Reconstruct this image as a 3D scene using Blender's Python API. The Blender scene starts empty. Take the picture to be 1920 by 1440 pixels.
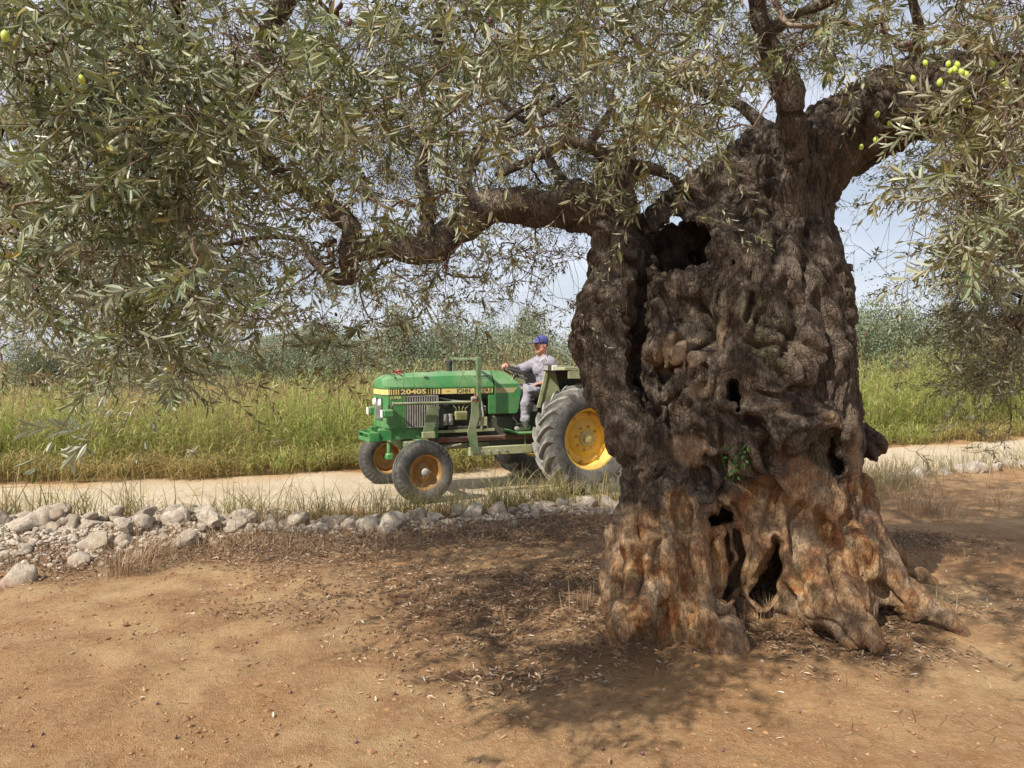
import bpy, math, random
import numpy as np
from mathutils import Vector, Matrix, Euler
random.seed(7)
rng = np.random.default_rng(7)
C = bpy.context.scene.collection
SC = bpy.context.scene

# ------------------------------------------------------------------ camera, sky, sun, exposure
CAM_H, PITCH, FPX = 1.75, math.atan(45 / 1440.0), 1440.0
cam_d = bpy.data.cameras.new('camera'); cam = bpy.data.objects.new('camera', cam_d); C.objects.link(cam)
cam.location = (0, 0, CAM_H); cam.rotation_euler = (math.pi / 2 - PITCH, 0, 0)
cam_d.sensor_width = 36; cam_d.lens = 27; cam_d.clip_start = 0.05; cam_d.clip_end = 4000
SC.camera = cam
SUN_AZ, SUN_EL = 47.0, 43.0          # direction the light travels (degrees from +X), elevation
sun_d = bpy.data.lights.new('sun', 'SUN'); sun = bpy.data.objects.new('sun', sun_d); C.objects.link(sun)
sun_d.energy = 5.0; sun_d.angle = math.radians(0.6); sun_d.color = (1.0, 0.93, 0.82)
_t = Vector((math.cos(math.radians(SUN_AZ)) * math.cos(math.radians(SUN_EL)), math.sin(math.radians(SUN_AZ)) * math.cos(math.radians(SUN_EL)), -math.sin(math.radians(SUN_EL))))
sun.rotation_euler = _t.to_track_quat('-Z', 'Y').to_euler(); sun.location = (-20, -20, 25)
world = bpy.data.worlds.new('World'); SC.world = world; world.use_nodes = True
wn = world.node_tree.nodes; wl = world.node_tree.links; wn.clear()
sky = wn.new('ShaderNodeTexSky'); sky.sky_type = 'NISHITA'; sky.sun_disc = False
sky.sun_elevation = math.radians(SUN_EL); sky.sun_rotation = math.radians((270 - SUN_AZ) % 360)
sky.air_density = 1.0; sky.dust_density = 1.2; sky.ozone_density = 1.5
tc = wn.new('ShaderNodeTexCoord'); mp = wn.new('ShaderNodeMapping'); mp.inputs['Scale'].default_value = (1.6, 1.6, 5.0)
mp.inputs['Location'].default_value = (0.3, 0.2, 0.4)
cn = wn.new('ShaderNodeTexNoise'); cn.inputs['Scale'].default_value = 2.2; cn.inputs['Detail'].default_value = 7; cn.inputs['Roughness'].default_value = 0.52
cr = wn.new('ShaderNodeValToRGB'); cr.color_ramp.elements[0].position = 0.40; cr.color_ramp.elements[1].position = 0.62
cr.color_ramp.elements[0].color = (0.50, 0.50, 0.50, 1); cr.color_ramp.elements[1].color = (0.92, 0.92, 0.92, 1)
cm = wn.new('ShaderNodeMixRGB'); cm.inputs['Color2'].default_value = (8.7, 9.1, 10.3, 1)
bg = wn.new('ShaderNodeBackground'); bg.inputs['Strength'].default_value = 0.072
wo = wn.new('ShaderNodeOutputWorld')
wl.new(tc.outputs['Generated'], mp.inputs[0]); wl.new(mp.outputs[0], cn.inputs['Vector']); wl.new(cn.outputs['Fac'], cr.inputs[0])
wl.new(cr.outputs[0], cm.inputs['Fac']); wl.new(sky.outputs[0], cm.inputs['Color1']); wl.new(cm.outputs[0], bg.inputs[0]); wl.new(bg.outputs[0], wo.inputs[0])
SC.view_settings.view_transform = 'Standard'; SC.view_settings.look = 'None'; SC.view_settings.gamma = 1
SC.view_settings.exposure = 0.50; SC.view_settings.use_curve_mapping = False
SC.render.engine = 'CYCLES'
SC.cycles.max_bounces = 6; SC.cycles.diffuse_bounces = 3; SC.cycles.transparent_max_bounces = 6

# ------------------------------------------------------------------ helpers
def W(px, py, d):
    """a point of the place seen at photo pixel px, py, d metres in front of the camera"""
    r = np.array([1, 0, 0.]); f = np.array([0, math.cos(PITCH), -math.sin(PITCH)]); u = np.array([0, math.sin(PITCH), math.cos(PITCH)])
    px, py, d = np.broadcast_arrays(np.asarray(px, float), np.asarray(py, float), np.asarray(d, float))
    return (f + ((px - 960) / FPX)[..., None] * r + ((720 - py) / FPX)[..., None] * u) * d[..., None] + np.array([0, 0, CAM_H])

def hsh(i, j, k, s):
    n = (i * 374761393 + j * 668265263 + k * 2147483647 + s * 1274126177) & 0xffffffff
    n = ((n ^ (n >> 13)) * 1274126177) & 0xffffffff
    n = n ^ (n >> 16)
    return (n & 0xffff).astype(np.float32) / 65535.0

def noise(P, s=0):
    """value noise -1..1 of N x 3 points"""
    P = np.asarray(P, np.float32); I = np.floor(P).astype(np.int64); F = P - I; F = F * F * (3 - 2 * F)
    out = 0
    for dx in (0, 1):
        wx = F[:, 0] if dx else 1 - F[:, 0]
        for dy in (0, 1):
            wy = F[:, 1] if dy else 1 - F[:, 1]
            for dz in (0, 1):
                wz = F[:, 2] if dz else 1 - F[:, 2]
                out = out + wx * wy * wz * hsh(I[:, 0] + dx, I[:, 1] + dy, I[:, 2] + dz, s)
    return out * 2 - 1

def fbm(P, s=0, o=3, g=0.5):
    P = np.asarray(P, np.float32); a = 1.0; r = 0
    for i in range(o):
        r = r + a * noise(P * (2.03 ** i) + 7.3 * i, s + i); a *= g
    return r

def prop(o, label=None, cat=None, group=None, kind=None):
    if label: o['label'] = label
    if cat: o['category'] = cat
    if group: o['group'] = group
    if kind: o['kind'] = kind
    return o

def link(name, me, parent=None, m=None):
    o = bpy.data.objects.new(name, me); C.objects.link(o)
    if m is not None and me is not None: me.materials.append(m)
    if parent is not None: o.parent = parent
    return o

def empty(name, loc=(0, 0, 0), rz=0):
    o = bpy.data.objects.new(name, None); C.objects.link(o); o.location = loc; o.rotation_euler = (0, 0, rz); o.empty_display_size = 0.2
    return o

def np_mesh(name, V, Fq, smooth=False, attrs=None, uniform=None):
    """V n x 3, Fq an m x k index array (or a list of such arrays)"""
    me = bpy.data.meshes.new(name); V = np.ascontiguousarray(V, np.float32)
    Fs = Fq if isinstance(Fq, list) else [Fq]
    me.vertices.add(len(V)); me.vertices.foreach_set('co', V.ravel())
    idx = np.concatenate([f.ravel() for f in Fs]).astype(np.int32)
    tot = np.concatenate([np.full(len(f), f.shape[1]) for f in Fs]).astype(np.int32)
    st = np.concatenate([[0], np.cumsum(tot)[:-1]]).astype(np.int32)
    me.loops.add(len(idx)); me.loops.foreach_set('vertex_index', idx)
    me.polygons.add(len(tot)); me.polygons.foreach_set('loop_start', st)
    me.polygons.foreach_set('use_smooth', np.full(len(tot), smooth))
    me.update(calc_edges=True)
    for k, a in (attrs or {}).items():
        a = np.asarray(a, np.float32)
        at = me.attributes.new(k, 'FLOAT', 'POINT'); at.data.foreach_set('value', a.ravel())
    return me

def node_mat(name, build):
    m = bpy.data.materials.new(name); m.use_nodes = True; nt = m.node_tree; nt.nodes.clear()
    out = nt.nodes.new('ShaderNodeOutputMaterial'); b = nt.nodes.new('ShaderNodeBsdfPrincipled'); nt.links.new(b.outputs[0], out.inputs[0])
    build(nt, b, out); return m

class N:
    """small node wiring helper"""
    def __init__(s, nt): s.nt = nt
    def new(s, t, **k):
        n = s.nt.nodes.new(t)
        for a, v in k.items(): setattr(n, a, v)
        return n
    def l(s, a, b): s.nt.links.new(a, b)
    def noise(s, vec, sc, det=4, rough=0.55, dist=0.0):
        n = s.new('ShaderNodeTexNoise'); n.inputs['Scale'].default_value = sc; n.inputs['Detail'].default_value = det
        n.inputs['Roughness'].default_value = rough; n.inputs['Distortion'].default_value = dist
        if vec is not None: s.l(vec, n.inputs['Vector'])
        return n.outputs['Fac']
    def ramp(s, fac, stops, mode='LINEAR'):
        r = s.new('ShaderNodeValToRGB'); r.color_ramp.interpolation = mode
        e = r.color_ramp.elements
        while len(e) < len(stops): e.new(0.5)
        for i, (p, c) in enumerate(stops):
            e[i].position = p; e[i].color = (*(c if isinstance(c, tuple) else (c, c, c)), 1)
        s.l(fac, r.inputs[0]); return r.outputs[0]
    def mix(s, f, a, b, mode='MIX'):
        m = s.new('ShaderNodeMixRGB', blend_type=mode)
        for v, i in ((f, 0), (a, 1), (b, 2)):
            if isinstance(v, (int, float)): m.inputs[i].default_value = v if i == 0 else (v, v, v, 1)
            elif isinstance(v, tuple): m.inputs[i].default_value = (*v, 1)
            else: s.l(v, m.inputs[i])
        return m.outputs[0]
    def attr(s, name): return s.new('ShaderNodeAttribute', attribute_name=name).outputs['Fac']
    def geo(s, o='Position'): return s.new('ShaderNodeNewGeometry').outputs[o]
    def obj(s): return s.new('ShaderNodeTexCoord').outputs['Object']
    def scale(s, vec, sc):
        m = s.new('ShaderNodeMapping'); m.inputs['Scale'].default_value = sc; s.l(vec, m.inputs[0]); return m.outputs[0]
    def math(s, op, a, b=0.0):
        m = s.new('ShaderNodeMath', operation=op)
        for v, i in ((a, 0), (b, 1)):
            if isinstance(v, (int, float)): m.inputs[i].default_value = v
            else: s.l(v, m.inputs[i])
        return m.outputs[0]
    def bump(s, b, h, st, dist=0.02, prev=None):
        n = s.new('ShaderNodeBump'); n.inputs['Strength'].default_value = st; n.inputs['Distance'].default_value = dist
        s.l(h, n.inputs['Height'])
        if prev is not None: s.l(prev, n.inputs['Normal'])
        if b is not None: s.l(n.outputs[0], b.inputs['Normal'])
        return n.outputs[0]
    def voro(s, vec, sc, feat='F1'):
        v = s.new('ShaderNodeTexVoronoi', feature=feat); v.inputs['Scale'].default_value = sc; s.l(vec, v.inputs['Vector']); return v.outputs['Distance']

def paint(name, col, rough=0.5, dust=0.3, dustcol=(0.42, 0.36, 0.26), metal=0.0, var=0.25):
    """painted or plain surface with worn tone changes and dust"""
    def f(nt, b, out):
        n = N(nt); o = n.obj()
        a = n.noise(o, 9, 5); d = n.noise(o, 3.2, 6, 0.65); s = n.noise(o, 60, 3)
        c = n.mix(n.ramp(a, [(0.35, 0.0), (0.7, 1.0)]), tuple(x * (1 - var) for x in col), tuple(min(1, x * (1 + var)) for x in col))
        dm = n.math('MULTIPLY', n.ramp(d, [(0.35, 0.0), (0.72, 1.0)]), dust)
        dm = n.math('ADD', dm, n.math('MULTIPLY', n.ramp(s, [(0.5, 0.0), (0.8, 1.0)]), dust * 0.5))
        nz_ = n.new('ShaderNodeSeparateXYZ'); n.l(n.geo('True Normal'), nz_.inputs[0])
        top = n.math('MULTIPLY', n.ramp(nz_.outputs[2], [(0.25, 0.0), (0.95, 1.0)]), min(1.0, dust * 1.1))
        dm = n.math('MINIMUM', n.math('ADD', dm, n.math('MULTIPLY', top, n.ramp(d, [(0.3, 0.35), (0.6, 1.0)]))), 0.9)
        n.l(n.mix(dm, c, dustcol), b.inputs['Base Color'])
        n.l(n.mix(dm, rough, 0.9), b.inputs['Roughness']); b.inputs['Metallic'].default_value = metal
        n.bump(b, s, 0.15, 0.004)
    return node_mat(name, f)

class MB:
    """collects shapes, builds one mesh"""
    def __init__(s): s.v = []; s.f = []
    def add(s, vs, fs):
        o = len(s.v); s.v += [tuple(v) for v in vs]; s.f += [tuple(i + o for i in f) for f in fs]; return s
    def box(s, x0, x1, y0, y1, z0, z1, M=None, bev=0.0):
        if bev > 0: # chamfered box
            vs = []; 
            for x, sx in ((x0, 1), (x1, -1)):
                for y, sy in ((y0, 1), (y1, -1)):
                    for z, sz in ((z0, 1), (z1, -1)):
                        vs += [(x + sx * bev, y, z + sz * 0), (x, y + sy * bev, z), (x, y, z + sz * bev)]
            import bmesh
            bm = bmesh.new(); 
            for v in vs:
                bm.verts.new(v if M is None else M @ Vector(v))
            # true chamfer: hull of edge-inset points
            bm.clear()
            for x, sx in ((x0, 1), (x1, -1)):
                for y, sy in ((y0, 1), (y1, -1)):
                    for z, sz in ((z0, 1), (z1, -1)):
                        for q in ((x + sx * bev, y + sy * bev, z), (x + sx * bev, y, z + sz * bev), (x, y + sy * bev, z + sz * bev)):
                            bm.verts.new(Vector(q) if M is None else M @ Vector(q))
            bmesh.ops.convex_hull(bm, input=bm.verts)
            bm.verts.index_update()
            s.add([v.co[:] for v in bm.verts], [[v.index for v in f.verts] for f in bm.faces]); bm.free(); return s
        vs = [(x, y, z) for z in (z0, z1) for y in (y0, y1) for x in (x0, x1)]
        if M is not None: vs = [M @ Vector(v) for v in vs]
        return s.add(vs, [(0, 2, 3, 1), (4, 5, 7, 6), (0, 1, 5, 4), (2, 6, 7, 3), (0, 4, 6, 2), (1, 3, 7, 5)])
    def bar(s, a, b, w, h, up=(0, 0, 1)):
        a, b = Vector(a), Vector(b); d = (b - a).normalized(); r = d.cross(Vector(up))
        if r.length < 1e-4: r = d.cross(Vector((1, 0, 0)))
        r.normalize(); u = r.cross(d)
        vs = [p + r * sx * w / 2 + u * sz * h / 2 for p in (a, b) for sx, sz in ((-1, -1), (1, -1), (1, 1), (-1, 1))]
        return s.add(vs, [(3, 2, 1, 0), (4, 5, 6, 7), (0, 1, 5, 4), (1, 2, 6, 5), (2, 3, 7, 6), (3, 0, 4, 7)])
    def tube(s, pts, r, n=10, cap=True):
        pts = [Vector(p) for p in pts]; rs = r if isinstance(r, (list, tuple)) else [r] * len(pts)
        o = len(s.v); u = None
        for i, p in enumerate(pts):
            d = (pts[min(i + 1, len(pts) - 1)] - pts[max(i - 1, 0)]).normalized()
            if u is None: u = d.orthogonal().normalized()
            else: u = (u - d * u.dot(d)).normalized()
            w = d.cross(u)
            for k in range(n):
                a = 2 * math.pi * k / n; s.v.append(tuple(p + (u * math.cos(a) + w * math.sin(a)) * rs[i]))
        for i in range(len(pts) - 1):
            for k in range(n):
                s.f.append((o + i * n + k, o + i * n + (k + 1) % n, o + (i + 1) * n + (k + 1) % n, o + (i + 1) * n + k))
        if cap: s.f.append(tuple(o + k for k in range(n))[::-1]); s.f.append(tuple(o + (len(pts) - 1) * n + k for k in range(n)))
        return s
    def lathe(s, prof, n=32, M=None, closed=False):
        """prof: list of (r, y), turned about the Y axis"""
        o = len(s.v); m = len(prof)
        for k in range(n):
            a = 2 * math.pi * k / n
            for j, q in enumerate(prof):
                r, y = q[0], q[1]
                v = Vector((r * math.cos(a), y, r * math.sin(a)))
                s.v.append(tuple(v if M is None else M @ v))
        e = m if closed else m - 1
        for k in range(n):
            for j in range(e):
                s.f.append((o + k * m + j, o + ((k + 1) % n) * m + j, o + ((k + 1) % n) * m + (j + 1) % m, o + k * m + (j + 1) % m))
        return s
    def prism(s, poly, y0, y1, axis='Y'):
        """polygon in X,Z extruded along Y"""
        n = len(poly); o = len(s.v)
        for y in (y0, y1):
            for (x, z) in poly: s.v.append((x, y, z))
        s.f.append(tuple(o + i for i in range(n))); s.f.append(tuple(o + n + i for i in range(n))[::-1])
        for i in range(n): s.f.append((o + i, o + n + i, o + n + (i + 1) % n, o + (i + 1) % n))
        return s
    def build(s, name, m, parent=None, smooth=False, fix=True, angle=None):
        me = bpy.data.meshes.new(name); me.from_pydata(s.v, [], s.f); me.update()
        if fix:
            import bmesh
            bm = bmesh.new(); bm.from_mesh(me); bmesh.ops.recalc_face_normals(bm, faces=bm.faces); bm.to_mesh(me); bm.free()
        if smooth:
            me.polygons.foreach_set('use_smooth', [True] * len(me.polygons))
            me.set_sharp_from_angle(angle=math.radians(angle or 40))
        return link(name, me, parent, m)

def ribbons(base, az, H, lean, width, nseg=4, roll=None, rs=rng, droop=0.0):
    """grass blades; returns verts, quads, rnd, t"""
    n = len(base); t = np.linspace(0, 1, nseg + 1)[None, :]
    H = np.broadcast_to(H, (n,))[:, None]; lean = np.broadcast_to(lean, (n,))[:, None]; width = np.broadcast_to(width, (n,))
    d = np.stack([np.cos(az), np.sin(az)], 1)
    off = H * lean * t ** 1.9
    z = H * (t - np.clip(lean, 0, 2) * 0.30 * t ** 2.4 - droop * t ** 4)
    P = np.zeros((n, nseg + 1, 3)); P[..., 0] = base[:, None, 0] + d[:, None, 0] * off; P[..., 1] = base[:, None, 1] + d[:, None, 1] * off
    P[..., 2] = base[:, None, 2] + z
    ra = az + math.pi / 2 + rs.uniform(-0.9, 0.9, n) if roll is None else roll
    sd = np.stack([np.cos(ra), np.sin(ra), np.zeros(n)], 1)[:, None, :]
    w = (width[:, None] * np.clip(1.02 - t ** 2.2, 0.04, 1) * np.minimum(1, 0.55 + 1.5 * t))[..., None] * 0.5
    V = np.stack([P - sd * w, P + sd * w], 2).reshape(n, -1, 3)
    k = np.arange(nseg); q = np.stack([2 * k, 2 * k + 1, 2 * k + 3, 2 * k + 2], 1)
    Fq = (q[None] + (np.arange(n) * 2 * (nseg + 1))[:, None, None]).reshape(-1, 4)
    rnd = np.repeat(rs.uniform(0, 1, n), 2 * (nseg + 1)); tt = np.tile(np.repeat(t[0], 2), n)
    return V.reshape(-1, 3), Fq, rnd, tt

def tubes(P, R, sides=3):
    """P n x k x 3 polylines, R n x k radii"""
    n, k, _ = P.shape
    T = np.zeros_like(P); T[:, 1:-1] = P[:, 2:] - P[:, :-2]; T[:, 0] = P[:, 1] - P[:, 0]; T[:, -1] = P[:, -1] - P[:, -2]
    T /= np.linalg.norm(T, axis=2, keepdims=True) + 1e-9
    ref = np.where(np.abs(T[..., 2:3]) > 0.9, np.array([1., 0, 0]), np.array([0, 0, 1.]))
    U = np.cross(T, ref); U /= np.linalg.norm(U, axis=2, keepdims=True) + 1e-9; Wv = np.cross(T, U)
    a = 2 * np.pi * np.arange(sides) / sides
    V = P[:, :, None, :] + (U[:, :, None, :] * np.cos(a)[None, None, :, None] + Wv[:, :, None, :] * np.sin(a)[None, None, :, None]) * R[:, :, None, None]
    i = np.arange(k - 1)[:, None]; j = np.arange(sides)[None]
    q = np.stack([i * sides + j, i * sides + (j + 1) % sides, (i + 1) * sides + (j + 1) % sides, (i + 1) * sides + j], 2).reshape(-1, 4)
    return V.reshape(-1, 3), (q[None] + (np.arange(n) * k * sides)[:, None, None]).reshape(-1, 4)

def leaves(P, D, Nn, L, Wd, cup=0.25):
    """olive leaves: base P, direction D, normal Nn, length L, width Wd; two quads folded on the midrib"""
    n = len(P); D = D / (np.linalg.norm(D, axis=1, keepdims=True) + 1e-9)
    S = np.cross(Nn, D); S /= np.linalg.norm(S, axis=1, keepdims=True) + 1e-9; Nn = np.cross(D, S)
    L = L[:, None]; w = Wd[:, None] * 0.5
    b = P; tip = P + D * L - Nn * L * 0.06
    def q(t, sd, f): return P + D * L * t + S * w * sd * f + Nn * (w * cup)
    V = np.stack([b, q(.3, -1, .9), q(.68, -1, .85), tip, q(.68, 1, .85), q(.3, 1, .9)], 1)
    F = np.array([[0, 1, 2, 3], [0, 3, 4, 5]])
    return V.reshape(-1, 3), (F[None] + (np.arange(n) * 6)[:, None, None]).reshape(-1, 4)

def unit(v): return v / (np.linalg.norm(v, axis=-1, keepdims=True) + 1e-9)

# ------------------------------------------------------------------ lie of the land
RN = np.array([(-60, -8), (-14, 5.6), (-5.5, 8.0), (-2.5, 8.55), (-.9, 8.95), (1.2, 9.65), (6, 12.0), (9, 13.4), (14, 16), (26, 21.5), (80, 45)], float)
RF = np.array([(-60, -5), (-14, 8.5), (-7.3, 10.9), (-2.6, 12.2), (2, 13.9), (12, 18.3), (26, 24.6), (80, 48)], float)
def ynear(x): return np.interp(x, RN[:, 0], RN[:, 1])
def yfar(x): return np.interp(x, RF[:, 0], RF[:, 1])
def sstep(a, b, x):
    t = np.clip((x - a) / (b - a), 0, 1); return t * t * (3 - 2 * t)
def gz(x, y):
    x = np.asarray(x, float); y = np.asarray(y, float); sh = x.shape; x = x.ravel(); y = y.ravel()
    P = np.stack([x, y, np.zeros_like(x)], 1)
    nearfade = np.exp(-((x / 14) ** 2 + ((y - 6) / 12) ** 2))
    z = (0.035 * fbm(P * 0.7, 3, 3) + 0.010 * fbm(P * 2.3 + 4, 6, 2)) * nearfade + 0.008 * fbm(P * 5, 9, 3) * nearfade
    yn, yf = ynear(x), yfar(x)
    inr = sstep(yn - 0.35, yn + 0.15, y) * (1 - sstep(yf - 0.1, yf + 0.5, y))
    zr = -0.045 - 0.028 * np.clip(x + 1.4, -1, 2.4)
    z = z * (1 - inr) + inr * (zr + 0.006 * fbm(P * 3, 5, 2))
    # low bank that carries the stones, sloping up at the left
    bank = np.exp(-((y - (yn - 0.75)) / 0.45) ** 2) * (0.05 + 0.14 * sstep(-2, -4.6, x)) * (1 - sstep(3, 5, x))
    z = z + bank
    # soil heaped round the foot of the old trunk
    r = np.hypot((x - 1.7) / 1.35, y - 5.25); z = z + 0.13 * np.exp(-(r / 0.92) ** 2) + 0.02 * noise(P * 4.5, 12) * np.exp(-(r / 1.1) ** 2)
    return z.reshape(sh)

# ------------------------------------------------------------------ ground
def m_soil(nt, b, out):
    n = N(nt); p = n.geo()
    big = n.noise(p, 0.55, 4, 0.6, 0.6); mid = n.noise(p, 2.6, 6, 0.62, 0.4); fine = n.noise(p, 26, 6, 0.7); grit = n.noise(p, 140, 3, 0.6)
    c = n.ramp(big, [(0.34, (0.29, 0.148, 0.060)), (0.50, (0.375, 0.230, 0.112)), (0.66, (0.475, 0.330, 0.172))])
    c = n.mix(n.ramp(mid, [(0.40, 0.0), (0.62, 0.85)]), c, (0.255, 0.132, 0.058))
    c = n.mix(n.ramp(fine, [(0.40, 0.0), (0.75, 0.55)]), c, (0.53, 0.37, 0.21))
    c = n.mix(n.ramp(grit, [(0.58, 0.0), (0.72, 0.6)]), c, (0.17, 0.092, 0.045))
    # drying cracks, patchy
    wp = n.mix(0.12, p, n.new('ShaderNodeTexNoise').outputs['Color'])
    cr = n.voro(wp, 7.5, 'DISTANCE_TO_EDGE'); ck = n.ramp(cr, [(0.0, 1.0), (0.022, 0.0)])
    cm = n.math('MULTIPLY', ck, n.ramp(n.noise(p, 1.3, 3), [(0.50, 0.0), (0.62, 1.0)]))
    cm = n.math('MULTIPLY', cm, n.ramp(fine, [(0.4, 0.0), (0.6, 1.0)]))
    c = n.mix(n.math('MULTIPLY', cm, 0.5), c, (0.14, 0.07, 0.035))
    # humus from years of litter (attribute) and green brown field far away
    c = n.mix(n.attr('litter'), c, n.mix(grit, (0.095, 0.052, 0.032), (0.22, 0.135, 0.080)))
    fld = n.ramp(n.noise(n.scale(p, (0.05, 0.25, 1)), 1.0, 4), [(0.40, (0.30, 0.15, 0.07)), (0.52, (0.22, 0.18, 0.07)), (0.62, (0.13, 0.17, 0.045))])
    c = n.mix(n.attr('field'), c, fld)
    n.l(c, b.inputs['Base Color']); b.inputs['Roughness'].default_value = 0.95; b.inputs['Specular IOR Level'].default_value = 0.2
    h = n.math('ADD', n.math('MULTIPLY', fine, 0.8), n.math('MULTIPLY', grit, 0.5)); h = n.math('SUBTRACT', h, n.math('MULTIPLY', cm, 0.5))
    n.bump(b, h, 1.0, 0.028)
M_SOIL = node_mat('soil', m_soil)

def axis_pts(fine0, fine1, step, far0, far1, g=1.13):
    a = list(np.arange(fine0, fine1, step)); s = step; v = a[-1]
    while v < far1: s *= g; v += s; a.append(v)
    s = step; v = a[0]; pre = []
    while v > far0: s *= g; v -= s; pre.append(v)
    return np.array(pre[::-1] + a)
gx = axis_pts(-4.6, 4.8, 0.034, -900, 900); gy = axis_pts(2.6, 10.0, 0.034, -60, 1800)
GX, GY = np.meshgrid(gx, gy, indexing='ij'); GZ = gz(GX, GY)
Pg = np.stack([GX.ravel(), GY.ravel(), np.zeros(GX.size)], 1)
near = (np.abs(Pg[:, 0]) < 9) & (Pg[:, 1] > 1) & (Pg[:, 1] < 14)
add = np.zeros(len(Pg)); add[near] = 0.007 * fbm(Pg[near] * 9, 31, 3) + 0.006 * np.clip(noise(Pg[near] * 26, 33) - 0.45, 0, 1) * 3
far_drop = np.zeros(len(Pg))
GV = Pg.copy(); GV[:, 2] = GZ.ravel() + add
def litter_mask(x, y):
    x = np.asarray(x); y = np.asarray(y); P = np.stack([x, y, np.zeros_like(x)], 1)
    nz = fbm(P * 1.1, 71, 4, 0.6)
    line = ynear(x) - 0.9
    band = np.exp(-((y - (line - 0.55)) / 0.75) ** 2) * sstep(5, 2, x)                  # dry strip in front of the stones
    tree = np.exp(-(((x - 0.7) / 2.4) ** 2 + ((y - 5.4) / 1.45) ** 2))
    patch = np.exp(-(((x - 0.05) / 0.75) ** 2 + ((y - 4.15) / 0.26) ** 2)) * 0.8 + np.exp(-(((x - 2.2) / 0.8) ** 2 + ((y - 4.55) / 0.3) ** 2)) * 0.8
    right = np.exp(-(((x - 3.6) / 1.2) ** 2 + ((y - 7.4) / 0.6) ** 2))
    m = np.maximum.reduce([band, tree * 0.75, patch, right * 0.8])
    foot = np.exp(-((np.hypot((x - 1.75) / 1.3, y - 5.2) - 0.62) / 0.28) ** 2) * 0.8
    m = np.maximum(m, foot)
    return np.clip(m * 1.3 + nz * 0.36 - 0.34, 0, 1)
lm = np.zeros(len(Pg)); lm[near] = litter_mask(Pg[near, 0], Pg[near, 1])
fieldm = sstep(2.5, 6.5, Pg[:, 1] - yfar(Pg[:, 0]))
nx, ny = GX.shape; ii, jj = np.meshgrid(np.arange(nx - 1), np.arange(ny - 1), indexing='ij'); a0 = (ii * ny + jj).ravel()
gq = np.stack([a0, a0 + ny, a0 + ny + 1, a0 + 1], 1)
ground = link('ground', np_mesh('ground', GV, gq, True, {'litter': lm * 0.8, 'field': fieldm}), None, M_SOIL)
prop(ground, 'orange brown trodden soil under the old olive tree, running out to the fields', None, None, 'structure')

# dirt road
def m_road(nt, b, out):
    n = N(nt); p = n.geo()
    a = n.noise(p, 0.9, 5, 0.6); f = n.noise(p, 30, 5, 0.7); g = n.noise(p, 170, 2)
    c = n.ramp(a, [(0.32, (0.42, 0.335, 0.225)), (0.6, (0.50, 0.425, 0.31)), (0.75, (0.56, 0.48, 0.36))])
    c = n.mix(n.ramp(f, [(0.45, 0.0), (0.75, 0.4)]), c, (0.38, 0.29, 0.18)); c = n.mix(n.ramp(g, [(0.6, 0.0), (0.72, 0.5)]), c, (0.30, 0.24, 0.17))
    c = n.mix(n.attr('edge'), c, n.mix(f, (0.36, 0.22, 0.11), (0.47, 0.33, 0.19)))
    n.l(c, b.inputs['Base Color']); b.inputs['Roughness'].default_value = 0.95; b.inputs['Specular IOR Level'].default_value = 0.2
    n.bump(b, n.math('ADD', f, g), 0.5, 0.012)
M_ROAD = node_mat('road_dust', m_road)
rx = np.concatenate([np.arange(-60, -9, 1.5), np.arange(-9, 12, 0.12), np.arange(12, 80, 1.2)]); nr = 26
yn_, yf_ = ynear(rx), yfar(rx)
for _ in range(3):
    yn_[1:-1] = (yn_[:-2] + yn_[1:-1] * 2 + yn_[2:]) / 4; yf_[1:-1] = (yf_[:-2] + yf_[1:-1] * 2 + yf_[2:]) / 4
e1 = 0.10 * fbm(np.stack([rx * 1.7, rx * 0, rx * 0], 1), 41, 3); e2 = 0.22 * fbm(np.stack([rx * 1.3, rx * 0 + 5, rx * 0], 1), 43, 3)
v = np.linspace(0, 1, nr)
RY = (yn_ + 0.12 + e1)[:, None] * (1 - v) + (yf_ + 0.05 + e2)[:, None] * v; RX = np.repeat(rx[:, None], nr, 1)
RZ = gz(RX, RY) + 0.007
RZ[:, 0] -= 0.03; RZ[:, -1] -= 0.03
q0 = (np.arange(len(rx) - 1)[:, None] * nr + np.arange(nr - 1)[None]).ravel()
edge = np.tile(np.clip(np.maximum(sstep(0.14, 0, v), sstep(0.72, 1.0, v)), 0, 1), len(rx))
edge = np.clip(edge + 0.4 * noise(np.stack([RX.ravel() * 2, RY.ravel() * 2, RX.ravel() * 0], 1), 4) * (edge > 0.05), 0, 1)
road = link('dirt_road', np_mesh('dirt_road', np.stack([RX.ravel(), RY.ravel(), RZ.ravel()], 1), np.stack([q0, q0 + nr, q0 + nr + 1, q0 + 1], 1), True, {'edge': edge}), None, M_ROAD)
prop(road, 'pale dusty farm track that the tractor drives along', None, None, 'structure')

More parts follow.
